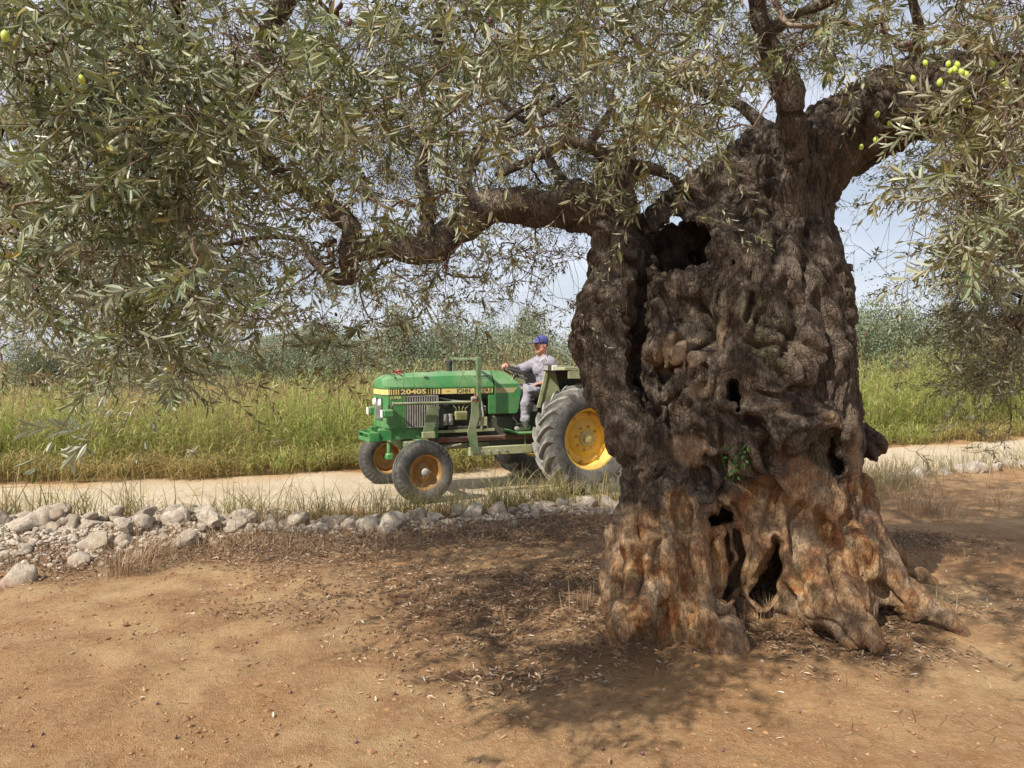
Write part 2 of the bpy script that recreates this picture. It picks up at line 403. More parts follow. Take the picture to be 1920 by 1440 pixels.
# far blue hill at the skyline
hx = np.linspace(-900, 300, 90); hv = np.linspace(0, 1, 14)
HX = np.repeat(hx[:, None], 14, 1); prof = 78 * np.exp(-((hx + 460) / 150) ** 2) + 5
prof = prof * (1 + 0.15 * fbm(np.stack([hx * 0.02, hx * 0, hx * 0], 1), 8, 4))
HY = 1500 + 260 * hv[None] + 0 * HX; HZ = -2 + prof[:, None] * np.sin(hv[None] * math.pi / 2) ** 1.2
h0 = (np.arange(89)[:, None] * 14 + np.arange(13)[None]).ravel()
def m_hill(nt, b, out):
    n = N(nt); c = n.ramp(n.noise(n.geo(), 0.02, 6, 0.7), [(0.4, (0.10, 0.13, 0.10)), (0.6, (0.20, 0.20, 0.15))])
    n.l(c, b.inputs['Base Color']); b.inputs['Roughness'].default_value = 1
hills = link('hills', np_mesh('hills', np.stack([HX.ravel(), HY.ravel(), HZ.ravel()], 1), np.stack([h0, h0 + 14, h0 + 15, h0 + 1], 1), True), None, node_mat('hillside', m_hill))
prop(hills, 'low hills far off on the skyline', None, None, 'structure')

# ------------------------------------------------------------------ signed-distance modelling
class SDF:
    def __init__(s, lo, hi, h):
        s.lo = np.array(lo, float); s.h = h; s.n = np.ceil((np.array(hi) - s.lo) / h).astype(int)
        s.D = np.full(s.n, 0.5, np.float32)
    def box(s, a, b):
        i0 = np.clip(((a - s.lo) / s.h).astype(int), 0, s.n); i1 = np.clip(((b - s.lo) / s.h).astype(int) + 2, 0, s.n)
        sl = tuple(slice(int(x), int(y)) for x, y in zip(i0, i1))
        if any(x.stop - x.start <= 0 for x in sl): return None, None
        g = [(np.arange(x.start, x.stop) * s.h + l).astype(np.float32) for x, l in zip(sl, s.lo)]
        return sl, (g[0][:, None, None], g[1][None, :, None], g[2][None, None, :])
    def cap(s, a, b, ra, rb, k=0.05, sub=False, sq=(1, 1, 1), pad=None):
        """tapered capsule, smooth union (or subtraction) with softness k"""
        a, b = np.array(a, float), np.array(b, float); m = max(ra, rb) + (pad if pad is not None else k * 1.6 + 0.02)
        sl, G = s.box(np.minimum(a, b) - m, np.maximum(a, b) + m)
        if sl is None: return
        ab = (b - a).astype(np.float32); L2 = float(ab @ ab) + 1e-12
        t = ((G[0] - a[0]) * ab[0] + (G[1] - a[1]) * ab[1] + (G[2] - a[2]) * ab[2]) / L2; t = np.clip(t, 0, 1)
        d = np.sqrt(((G[0] - a[0] - t * ab[0]) / sq[0]) ** 2 + ((G[1] - a[1] - t * ab[1]) / sq[1]) ** 2 + ((G[2] - a[2] - t * ab[2]) / sq[2]) ** 2) - (ra + (rb - ra) * t)
        s.comb(sl, d, k, sub)
    def comb(s, sl, d, k, sub):
        D = s.D[sl]
        if sub: d = -d; h = np.clip(k - np.abs(D - d), 0, None) / k; s.D[sl] = np.maximum(D, d) + h * h * k * 0.25
        else: h = np.clip(k - np.abs(D - d), 0, None) / k; s.D[sl] = np.minimum(D, d) - h * h * k * 0.25
    def chain(s, pts, k=0.05, sub=False, **kw):
        for p, q in zip(pts[:-1], pts[1:]): s.cap(p[:3], q[:3], p[3], q[3], k, sub, **kw)
    def ell(s, c, r, k=0.02, sub=False):
        c = np.array(c, float); r = np.array(r, float); m = r + k * 1.6 + 0.02; sl, G = s.box(c - m, c + m)
        if sl is None: return
        q = np.sqrt(((G[0] - c[0]) / r[0]) ** 2 + ((G[1] - c[1]) / r[1]) ** 2 + ((G[2] - c[2]) / r[2]) ** 2)
        s.comb(sl, ((q - 1) * r.min()).astype(np.float32), k, sub)
    def mesh(s, adaptivity=0.0):
        import openvdb
        D = s.D.copy(); D[0] = D[-1] = 0.3; D[:, 0] = D[:, -1] = 0.3; D[:, :, 0] = D[:, :, -1] = 0.3
        g = openvdb.FloatGrid(1.0); g.copyFromArray(np.clip(D, -0.3, 1.0))
        pts, quads = g.convertToQuads(0.0)
        return pts * s.h + s.lo, np.asarray(quads).astype(np.int64)

def vnormals(V, Q):
    n = np.cross(V[Q[:, 2]] - V[Q[:, 0]], V[Q[:, 3]] - V[Q[:, 1]]); r = np.zeros_like(V)
    for i in range(4):
        for c in range(3): r[:, c] += np.bincount(Q[:, i], n[:, c], len(V))
    return unit(r)

# ------------------------------------------------------------------ the ancient olive: trunk
def ch(*pts): return [tuple(W(p[0], p[1], p[2])) + (p[3],) for p in pts]
S = SDF((0.25, 4.2, -0.15), (4.3, 6.6, 4.35), 0.0145)
# heartwood mass
S.chain(ch((1405, 1230, 5.55, .60), (1400, 1050, 5.58, .68), (1400, 900, 5.52, .70), (1388, 780, 5.45, .76), (1376, 680, 5.4, .78), (1385, 580, 5.4, .74), (1412, 490, 5.4, .54), (1442, 390, 5.4, .38), (1490, 300, 5.38, .30)), 0.10)
# left stem flowing down into its own root block
S.chain(ch((1165, 285, 5.3, .075), (1152, 340, 5.3, .125), (1150, 410, 5.3, .155), (1157, 480, 5.28, .18), (1143, 560, 5.2, .19), (1135, 640, 5.15, .20), (1156, 720, 5.08, .215), (1208, 800, 5.0, .25), (1234, 870, 4.98, .245), (1246, 950, 4.98, .285), (1243, 1050, 4.95, .34), (1240, 1140, 4.95, .38)), 0.05)
S.chain(ch((1150, 405, 5.3, .15), (1090, 388, 5.28, .13), (1030, 392, 5.25, .12)), 0.08)
# ragged rim over the hollow
S.chain(ch((1195, 455, 5.5, .09), (1235, 415, 5.5, .12), (1290, 375, 5.5, .14), (1350, 335, 5.45, .17), (1430, 300, 5.4, .22)), 0.06)
S.chain(ch((1250, 470, 5.75, .16), (1330, 470, 5.8, .2), (1400, 420, 5.7, .25)), 0.08)
# right block and roots
S.chain(ch((1540, 760, 5.35, .26), (1548, 850, 5.3, .24), (1548, 950, 5.22, .22), (1562, 1050, 5.08, .30), (1560, 1120, 5.02, .31)), 0.06)
S.chain(ch((1600, 1000, 5.2, .20), (1650, 1080, 5.05, .16), (1712, 1135, 4.95, .11), (1800, 1185, 4.85, .05)), 0.06)
S.chain(ch((1620, 1060, 5.3, .18), (1700, 1120, 5.3, .12), (1790, 1150, 5.25, .05)), 0.05)
S.chain(ch((1530, 1060, 4.9, .20), (1560, 1130, 4.72, .14), (1605, 1180, 4.6, .10), (1640, 1208, 4.52, .05)), 0.05)
S.chain(ch((1590, 930, 5.7, .20), (1640, 1020, 5.9, .13), (1720, 1090, 6.0, .08), (1760, 1110, 6.1, .04)), 0.06)
S.chain(ch((1495, 1000, 4.95, .12), (1500, 1080, 4.85, .10), (1520, 1150, 4.7, .05)), 0.05)
S.chain(ch((1440, 900, 4.95, .14), (1420, 970, 4.98, .13), (1405, 1050, 5.0, .12), (1415, 1110, 4.95, .09), (1430, 1140, 4.9, .05)), 0.04)
# left feet
S.chain(ch((1215, 1030, 4.72, .14), (1212, 1100, 4.62, .13), (1190, 1150, 4.52, .11), (1160, 1192, 4.44, .09)), 0.06)
S.chain(ch((1290, 1060, 4.78, .20), (1315, 1140, 4.68, .19), (1350, 1200, 4.58, .14), (1375, 1230, 4.5, .07)), 0.07)
S.chain(ch((1175, 1010, 5.2, .17), (1155, 1100, 5.25, .12), (1130, 1140, 5.3, .05)), 0.06)
for x, y0, y1, d, r in ((1195, 940, 1130, 4.72, .07), (1250, 920, 1100, 4.66, .08), (1305, 950, 1110, 4.66, .09), (1340, 1000, 1130, 4.78, .07)):
    S.chain(ch((x + 8, y0, d + .05, r * .7), (x, (y0 + y1) / 2, d, r), (x + 4, y1, d - .03, r)), 0.05)
for p in (((1520, 900), (1505, 1000), (1530, 1100)), ((1560, 920), (1570, 1010), (1600, 1090)), ((1480, 880), (1470, 960), (1480, 1060))):
    S.chain(ch(*[(a, b, 4.95 - 0.05 * i, .06 + .01 * i) for i, (a, b) in enumerate(p)]), 0.05)
# great right limb
S.chain(ch((1465, 430, 5.4, .28), (1500, 335, 5.38, .28), (1570, 262, 5.32, .265), (1640, 212, 5.2, .25), (1720, 180, 5.05, .24), (1820, 165, 4.9, .235), (1960, 170, 4.75, .20)), 0.12)
S.chain(ch((1600, 300, 5.5, .14), (1660, 262, 5.45, .12), (1740, 240, 5.3, .10)), 0.08)
# burls and swellings
for a in (((1455, 560, 4.86, .15), (1440, 620, 4.82, .14)), ((1525, 590, 4.92, .15), (1535, 660, 4.88, .16), (1500, 690, 4.84, .12)),
          ((1228, 590, 4.88, .10), (1240, 645, 4.82, .12), (1275, 672, 4.80, .11), (1312, 668, 4.84, .07)), ((1300, 560, 4.9, .13), (1340, 590, 4.84, .10)),
          ((1450, 700, 4.78, .12), (1500, 700, 4.76, .13), (1545, 690, 4.84, .10)), ((1455, 745, 4.76, .13), (1465, 800, 4.72, .16), (1475, 835, 4.74, .12)),
          ((1530, 770, 4.82, .16), (1560, 800, 4.86, .13)), ((1290, 740, 4.80, .14), (1310, 790, 4.76, .11)), ((1300, 820, 4.78, .09), (1320, 850, 4.76, .10), (1350, 850, 4.80, .07)),
          ((1340, 720, 4.76, .09), (1350, 800, 4.76, .08), (1370, 850, 4.78, .06)), ((1220, 740, 4.88, .10), (1260, 820, 4.84, .12), (1280, 880, 4.86, .1)),
          ((1400, 760, 4.80, .04), (1405, 830, 4.78, .05), (1440, 890, 4.78, .06), (1475, 930, 4.80, .06)), ((1562, 610, 5.35, .13), (1568, 680, 5.35, .125), (1563, 760, 5.35, .15)),
          ((1540, 450, 5.3, .10), (1556, 490, 5.32, .095)), ((1578, 503, 5.3, .045), (1600, 515, 5.3, .02)), ((1480, 455, 4.98, .14), (1500, 520, 4.95, .15)), ((1578, 860, 5.15, .10), (1578, 950, 5.1, .09)),
          ((1350, 900, 4.84, .12), (1330, 950, 4.82, .12)), ((1385, 520, 4.95, .12), (1330, 530, 4.95, .10))):
    S.chain(ch(*a), 0.045)
S.chain(ch((1595, 830, 5.45, .15), (1622, 832, 5.45, .145)), 0.02)
# carving seen from the front: grooves and hollows running into the wood
XX = (np.arange(S.n[0]) * S.h + S.lo[0]).astype(np.float32)[:, None, None]; YY = (np.arange(S.n[1]) * S.h + S.lo[1]).astype(np.float32)[None, :, None]; ZZ = (np.arange(S.n[2]) * S.h + S.lo[2]).astype(np.float32)[None, None, :]
cp, sp = math.cos(PITCH), math.sin(PITCH)
DD = YY * cp - (ZZ - CAM_H) * sp
PX = 960 + FPX * XX / DD; PY = 720 - FPX * (YY * sp + (ZZ - CAM_H) * cp) / DD
PX = PX + 6 * np.sin(PY * 0.045 + 1.3) + 2.5 * np.sin(PY * 0.13 + PX * 0.05); PY = PY + 4 * np.sin(PX * 0.06) + 2.5 * np.sin(PX * 0.17 + PY * 0.06)
def carve(poly, r, dmax, k=0.03):
    """poly px,py in the photograph; r in metres; down to distance dmax"""
    poly = [(x, y) for x, y in poly]; rp = max(r) if isinstance(r, (tuple, list)) else r
    rr = r if isinstance(r, (tuple, list)) else [r] * len(poly)
    xs = [p[0] for p in poly]; ys = [p[1] for p in poly]; m = rp * 330 + 40
    c = [W(x, y, d) for x in (min(xs) - m, max(xs) + m) for y in (min(ys) - m, max(ys) + m) for d in (4.3, dmax + .1)]
    c = np.array(c); sl, G = S.box(c.min(0), c.max(0))
    if sl is None: return
    px, py, dd = PX[sl], PY[sl], DD[(slice(None) if DD.shape[0] == 1 else sl[0], sl[1], sl[2])]
    best = None
    segs = list(zip(poly[:-1], poly[1:], rr[:-1], rr[1:])) if len(poly) > 1 else [(poly[0], (poly[0][0] + .1, poly[0][1]), rr[0], rr[0])]
    for a, b, r0, r1 in segs:
        vx, vy = b[0] - a[0], b[1] - a[1]; t = np.clip(((px - a[0]) * vx + (py - a[1]) * vy) / (vx * vx + vy * vy), 0, 1)
        d = np.sqrt((px - a[0] - t * vx) ** 2 + (py - a[1] - t * vy) ** 2) / 285.0 - (r0 + (r1 - r0) * t)
        best = d if best is None else np.minimum(best, d)
    d = np.maximum(best, dd - dmax)
    S.comb(sl, d.astype(np.float32), k, True)
carve([(1205, 440), (1200, 500), (1206, 580), (1194, 650), (1203, 720), (1232, 770)], [.035, .04, .035, .05, .035, .015], 5.25)
carve([(1240, 455), (1270, 455), (1310, 440)], [.10, .15, .10], 5.62, 0.04)
carve([(1250, 490), (1300, 480)], [.07, .09], 5.62, 0.04)
carve([(1383, 728), (1386, 766)], [.022, .024], 5.3, 0.03)
carve([(1560, 815), (1568, 875)], [.022, .035], 5.2, 0.05)
carve([(1452, 1020), (1445, 1080), (1440, 1115)], [.03, .08, .085], 5.5, 0.03)
carve([(1338, 970), (1368, 976)], [.04, .035], 5.25, 0.05)
carve([(1378, 1000), (1380, 1070), (1372, 1120)], [.02, .03, .02], 5.1, 0.04)
carve([(1367, 492)], [.032], 5.2, 0.012)
carve([(1297, 492), (1300, 495)], [.028, .02], 6.6, 0.01)
GX_ = 0
carve([(1240, 700), (1285, 695)], [.02, .02], 4.95, 0.02)
GROOVES = (([(1300, 580), (1322, 635)], .04, 5), ([(1330, 860), (1400, 905), (1440, 935)], .02, 4.98), ([(1312, 690), (1345, 790), (1362, 880)], .014, 4.86), ([(1408, 790), (1440, 860), (1500, 880), (1540, 850)], .022, 4.98),
                  ([(1430, 590), (1410, 640), (1440, 680), (1500, 740), (1550, 735)], .016, 4.85), ([(1480, 520), (1500, 600), (1480, 660)], .014, 4.9), ([(1290, 700), (1250, 760), (1270, 830)], .014, 4.84),
                  ([(1185, 930), (1182, 1020), (1190, 1110)], .016, 4.85), ([(1222, 960), (1226, 1060)], .012, 4.7), ([(1280, 930), (1278, 1040), (1300, 1140)], .014, 4.72), ([(1365, 900), (1350, 1000), (1365, 1150)], .022, 4.85),
                  ([(1505, 950), (1490, 1040), (1500, 1120)], .018, 4.9), ([(1540, 960), (1555, 1060), (1590, 1140)], .014, 4.95), ([(1590, 980), (1620, 1070), (1680, 1130)], .016, 5.05), ([(1550, 560), (1570, 650), (1550, 740)], .018, 5.1),
                  ([(1440, 860), (1450, 940), (1440, 1000)], .02, 5.0), ([(1395, 470), (1420, 540), (1400, 600)], .012, 4.95), ([(1450, 350), (1460, 450), (1440, 530)], .014, 5.1), ([(1520, 380), (1530, 470), (1515, 540)], .014, 5.15))
TV, TQ = S.mesh()
# keep the one connected body by dropping stray crumbs far from it: none expected
del PX, PY, DD
S.D = None
Pn = TV.astype(np.float32)
warp = np.stack([fbm(Pn * 2.6 + 10 * i, 100 + i, 2) for i in range(3)], 1)
TV = TV + warp * np.array([0.028, 0.028, 0.03])
nrm = vnormals(TV, TQ)
sw = np.stack([noise(Pn * 2.4 + 31, 120), noise(Pn * 2.4 + 57, 121), noise(Pn * 1.8 + 77, 122)], 1)
sw2 = np.stack([noise(Pn * 7 + 31, 123), noise(Pn * 7 + 57, 124), noise(Pn * 5 + 77, 125)], 1)
lowb = 1.0 + 0.55 * fbm(Pn * np.array([2.6, 2.6, 1.0]) + 5, 161, 3)      # how high the bare orange wood reaches
low = 1 - sstep(-0.30, 0.34, Pn[:, 2] - lowb * 0.85)
q0_ = Pn * np.array([7, 7, 1.9]) + sw * 2.2; r0_ = np.minimum(np.abs(noise(q0_, 128)) * 3.2, 1.35) - 1
q1 = Pn * np.array([17, 17, 5.0]) + sw * 4.0 + sw2 * .5; r1 = np.minimum(np.abs(noise(q1, 130)) * 3.0, 1.3) - .9
q2 = Pn * np.array([40, 40, 13]) + sw * 8 + sw2 * 1.4; r2 = 1 - np.abs(noise(q2, 131)) * 2
lump = fbm(Pn * 5 + sw, 140, 2)
plates = noise(Pn * np.array([52, 52, 34]) + sw * 4, 150)
disp = 0.036 * r0_ * (1 - .3 * low) + 0.017 * r1 * (0.6 + 0.4 * (1 - low)) + (0.0075 * r2 + 0.007 * plates) * (1 - 0.7 * low) + 0.016 * lump
dd = TV[:, 1] * math.cos(PITCH) - (TV[:, 2] - CAM_H) * math.sin(PITCH); vx_ = 960 + FPX * TV[:, 0] / dd; vy_ = 720 - FPX * (TV[:, 1] * math.sin(PITCH) + (TV[:, 2] - CAM_H) * math.cos(PITCH)) / dd
vx_ = vx_ + 10 * noise(Pn * 6, 170) + 5 * noise(Pn * 17, 171); vy_ = vy_ + 8 * noise(Pn * 6, 172)
front = np.clip(-nrm[:, 1] * 1.6 + .2, 0, 1); gcut = np.zeros(len(TV))
for pl, r, dm in GROOVES:
    best = np.full(len(TV), 1e9)
    for (ax, ay), (bx_, by_) in zip(pl[:-1], pl[1:]):
        ux, uy = bx_ - ax, by_ - ay; t_ = np.clip(((vx_ - ax) * ux + (vy_ - ay) * uy) / (ux * ux + uy * uy), 0, 1); best = np.minimum(best, np.hypot(vx_ - ax - t_ * ux, vy_ - ay - t_ * uy))
    gcut = np.maximum(gcut, np.exp(-(best / (r * 620)) ** 2) * r * 4.6 + 0.4 * r * np.exp(-(best / (r * 1800)) ** 2))
disp = disp - gcut * front - 0.006 - 0.02 * sstep(1.9, 2.3, TV[:, 0]) * sstep(.9, 1.2, TV[:, 2])
TV = TV + nrm * disp[:, None]
WS = 0
for sx0, sy0, rx0, ry0, am in ((1262, 668, 46, 20, .35), (1300, 840, 42, 34, .8), (1465, 800, 40, 50, .55), (1352, 620, 14, 34, .8), (1560, 780, 26, 26, .5), (1320, 735, 50, 30, .45), (1510, 640, 40, 60, .35), (1540, 930, 50, 40, .5), (1240, 480, 16, 40, .4), (1150, 470, 40, 50, .35), (1430, 560, 40, 50, .25), (1610, 900, 14, 50, .5)):
    WS = WS + am * np.exp(-(((vx_ - sx0) / rx0) ** 2 + ((vy_ - sy0) / ry0) ** 2) ** 1.5) * front
wood = np.clip(low * 1.0 + 0.30 * fbm(Pn * 2.4, 160, 3) - 0.02 + 0.6 * np.exp(-((Pn[:, 0] - 1.05) ** 2 + (Pn[:, 2] - 1.78) ** 2) / 0.04) + 0.5 * np.exp(-(((Pn[:, 0] - 1.25) / .16) ** 2 + ((Pn[:, 2] - 1.15) / .16) ** 2)) + WS + 0.45 * np.exp(-(((Pn[:, 0] - 2.2) / .14) ** 2 + ((Pn[:, 2] - 1.3) / .25) ** 2)), 0, 1)

def m_bark(nt, b, out):
    n = N(nt); p = n.geo(); wd = n.attr('wood'); rg = n.attr('ridge'); z = n.new('ShaderNodeSeparateXYZ'); n.l(p, z.inputs[0])
    st = n.scale(p, (1, 1, 0.35)); f = n.noise(st, 55, 5, 0.65, 0.8); m = n.noise(p, 7, 5, 0.62, 0.5); g = n.noise(p, 2.3, 4, 0.6); fi = n.noise(st, 150, 4, 0.7)
    bark = n.ramp(m, [(0.30, (0.035, 0.026, 0.020)), (0.48, (0.086, 0.065, 0.049)), (0.62, (0.165, 0.130, 0.100)), (0.78, (0.29, 0.24, 0.19))])
    bark = n.mix(n.ramp(rg, [(0.35, 0.0), (0.95, 0.55)]), bark, (0.22, 0.175, 0.14))
    bark = n.mix(n.ramp(n.noise(p, 4.1, 4), [(0.57, 0.0), (0.70, 0.35)]), bark, (0.20, 0.115, 0.07))
    bark = n.mix(n.ramp(g, [(0.60, 0.0), (0.72, 0.4)]), bark, (0.17, 0.16, 0.085))
    wdc = n.ramp(n.noise(n.scale(p, (1, 1, 0.4)), 9, 5, 0.6, 1.0), [(0.34, (0.28, 0.095, 0.030)), (0.44, (0.38, 0.185, 0.070)), (0.56, (0.48, 0.31, 0.155)), (0.74, (0.40, 0.33, 0.24))])
    wdc = n.mix(n.ramp(n.noise(p, 3.5, 4, .6), [(.42, 0.0), (.62, .8)]), wdc, (0.30, 0.235, 0.165)); wdc = n.mix(n.ramp(f, [(0.38, 0.65), (0.6, 0.0)]), wdc, (0.085, 0.038, 0.02))
    up = n.ramp(z.outputs[2], [(0.62, 0.0), (0.72, 1.0)]); 
    upc = n.mix(m, (0.20, 0.14, 0.095), (0.40, 0.30, 0.205))
    mr = n.new('ShaderNodeMapRange'); mr.inputs[1].default_value = 0.9; mr.inputs[2].default_value = 1.5; n.l(z.outputs[2], mr.inputs[0])
    wdc = n.mix(mr.outputs[0], wdc, upc)
    wm = n.ramp(n.math('ADD', wd, n.math('MULTIPLY', n.math('SUBTRACT', m, 0.5), 0.7)), [(0.28, 0.0), (0.62, 1.0)])
    c = n.mix(wm, bark, wdc); c = n.mix(n.ramp(fi, [(0.36, 0.6), (0.52, 0.0)]), c, (0.035, 0.022, 0.016))
    n.l(c, b.inputs['Base Color']); b.inputs['Roughness'].default_value = 0.85; b.inputs['Specular IOR Level'].default_value = 0.25
    ck = n.voro(n.mix(0.06, st, n.new('ShaderNodeTexNoise').outputs['Color']), 38, 'DISTANCE_TO_EDGE')
    ck = n.ramp(ck, [(0.0, 0.0), (0.10, 1.0)])
    hb = n.math('ADD', n.math('MULTIPLY', f, 1.0), n.math('MULTIPLY', n.math('MULTIPLY', ck, 0.6), n.math('SUBTRACT', 1.0, wm)))
    q = n.bump(None, hb, 0.9, 0.022); n.bump(b, fi, 0.6, 0.006, q)
M_BARK = node_mat('olive_bark', m_bark)
tree = empty('olive_tree', (1.65, 5.4, 0.0))
prop(tree, 'huge ancient gnarled olive tree with a hollow twisted trunk, beside the farm track', 'tree')
def under(o, par): o.parent = par; o.matrix_parent_inverse = par.matrix_basis.inverted(); return o
trunk = under(link('trunk', np_mesh('trunk', TV, TQ, True, {'wood': wood, 'ridge': np.clip(r1 * 0.5 + 0.5, 0, 1)}), None, M_BARK), tree)

def limb_tube(name, pts, seed, par, sides=22, sub=6, amp=0.16, mat=M_BARK):
    P = np.array([p[:3] for p in pts]); R = np.array([p[3] for p in pts]); n = len(P)
    # Catmull-Rom through the points
    t = np.linspace(0, n - 1, (n - 1) * sub + 1); i = np.minimum(t.astype(int), n - 2); f = (t - i)[:, None]
    E = np.vstack([2 * P[0] - P[1], P, 2 * P[-1] - P[-2]]); p0, p1, p2, p3 = E[i], E[i + 1], E[i + 2], E[i + 3]
    Q = 0.5 * ((2 * p1) + (-p0 + p2) * f + (2 * p0 - 5 * p1 + 4 * p2 - p3) * f ** 2 + (-p0 + 3 * p1 - 3 * p2 + p3) * f ** 3)
    r = np.interp(t, np.arange(n), R); jit = np.stack([noise(Q * 4 + 9 * k + seed, 200 + k) for k in range(3)], 1); Q = Q + jit * np.minimum(r, .05)[:, None] * 0.5
    V, F = tubes(Q[None], r[None], sides)
    ctr = np.repeat(Q, sides, 0); nr_ = unit(V - ctr); rr = np.repeat(r, sides)
    rid = 1 - np.abs(noise(V * 16 + seed, 210)) * 2; lum = fbm(V * 7 + seed, 220, 2)
    V = V + nr_ * ((0.35 * rid * amp + lum * amp) * np.maximum(rr, .02) * 1.6 * (rr > 0.012))[:, None]
    m = np_mesh(name, V, F, True, {'wood': np.full(len(V), 0.12), 'ridge': np.clip(rid * .5 + .5, 0, 1)})
    return under(link(name, m, None, mat), par), Q, r
LIMBS = [
    ch((1075, 388, 5.28, .135), (1010, 392, 5.2, .12), (950, 385, 5.15, .115), (890, 405, 5.1, .105), (845, 440, 5.05, .085), (825, 475, 5.0, .075), (790, 478, 5.0, .085), (740, 462, 5.0, .08), (690, 470, 5.0, .075), (650, 480, 5.05, .06), (655, 430, 5.1, .06), (600, 378, 5.1, .062), (540, 330, 5.0, .058), (490, 290, 4.9, .052), (455, 245, 4.8, .05), (420, 200, 4.6, .05), (370, 200, 4.4, .06), (280, 245, 4.1, .045), (180, 230, 3.7, .03)),
    ch((800, 478, 5.0, .07), (803, 400, 5.1, .055), (790, 330, 5.2, .045), (808, 250, 5.2, .04), (830, 160, 5.3, .04), (822, 60, 5.3, .035), (845, -60, 5.0, .03), (870, -200, 4.9, .03)),
    ch((900, 400, 5.1, .08), (868, 340, 5.1, .045), (905, 270, 5.3, .034), (960, 215, 5.5, .026), (1040, 180, 5.7, .018)),
    ch((420, 205, 4.6, .06), (460, 170, 4.6, .075), (490, 110, 4.5, .065), (500, 50, 4.4, .05), (545, -10, 4.3, .045), (560, -160, 4.2, .035)),
    ch((440, 190, 4.6, .05), (380, 120, 4.3, .045), (330, 50, 4.1, .04), (350, -60, 4.0, .03)),
    ch((1162, 300, 5.3, .075), (1120, 275, 5.25, .045), (1060, 270, 5.2, .035), (1000, 300, 5.2, .03), (930, 330, 5.2, .022)),
    ch((1160, 310, 5.3, .06), (1210, 312, 5.3, .038), (1260, 330, 5.35, .03), (1295, 360, 5.4, .04)),
    ch((1485, 420, 4.95, .085), (1490, 330, 4.85, .078), (1482, 250, 4.75, .075), (1475, 165, 4.65, .085), (1455, 110, 4.6, .075), (1440, 60, 4.55, .055), (1425, 0, 4.5, .05), (1390, -130, 4.4, .04)),
    ch((1445, 55, 4.55, .04), (1500, 25, 4.5, .03), (1560, 0, 4.4, .025), (1620, -60, 4.3, .02)),
    ch((1705, 190, 5.05, .10), (1725, 80, 4.9, .03), (1710, 0, 4.8, .022), (1690, -100, 4.7, .02)),
    ch((600, 378, 5.1, .045), (615, 340, 5.1, .028), (650, 300, 5.2, .02)),
    ch((660, 520, 5.2, .05), (620, 520, 5.2, .035), (585, 490, 5.2, .028), (560, 450, 5.2, .02), (480, 445, 5.1, .015), (380, 470, 4.9, .012)),
    ch((655, 470, 5.05, .06), (650, 500, 5.15, .055), (670, 525, 5.2, .05)),
    ch((1080, 395, 5.25, .08), (1050, 335, 5.4, .035), (1000, 250, 5.6, .028), (930, 180, 5.8, .02), (870, 100, 6.0, .015)),
    ch((1490, 300, 5.4, .07), (1430, 230, 5.7, .045), (1370, 190, 5.9, .035), (1270, 150, 6.0, .028), (1180, 60, 6.0, .02)),
    ch((190, 232, 3.7, .03), (110, 300, 3.5, .022), (40, 330, 3.3, .016)),
    ch((840, 470, 5.0, .06), (825, 440, 5.05, .05), (840, 420, 5.1, .06)),
    ch((1100, 280, 5.25, .035), (1150, 190, 5.4, .028), (1100, 170, 5.5, .022), (1010, 215, 5.6, .018)),
    ch((1900, 170, 4.8, .20), (2050, 160, 4.7, .17), (2250, 60, 4.6, .13), (2400, -150, 4.5, .09)),
    ch((2000, 170, 4.75, .09), (2020, 300, 5.2, .06), (1990, 450, 5.6, .04), (1940, 560, 5.8, .02)),
]
LN = []
for k, L in enumerate(LIMBS):
    o, Q, r = limb_tube('limb', L, 11.7 * k, tree)
    LN.append(Q[::2])
LN = np.vstack(LN)

# ------------------------------------------------------------------ the ancient olive: branches, twigs, leaves, fruit
DENS = [
 [9, 9, 9, 9, 9, 8, 9, 9, 9, 9, 9, 8, 6, 4, 3, 4.5],
 [9, 9, 9, 9, 8, 8, 9, 9, 9, 8, 7, 3, .9, .5, 1.6, 4.5],
 [9, 9, 9, 9, 8, 8, 9, 9, 7, 6, 4, 1.2, .7, .5, 3.2, 9],
 [9, 9, 9, 7, 5, 6, 7, 5, 2.2, .9, 0.4, .3, 0, .4, .5, 15],
 [7, 7, 7, 6, 5, 5, 3, 1.1, 1.2, 0, 0, 0, 0, 0, .7, 17],
 [3, 3, 3, 2.0, 1.2, .8, .1, 0, 0, 0, 0, 0, 0, 0, 1.4, 15],
 [.1, .1, .1, .1, 0, 0, 0, 0, 0, 0, 0, 0, 0, 0, .1, .7]]
rt = np.random.default_rng(21)
cx, cy, cd = [], [], []
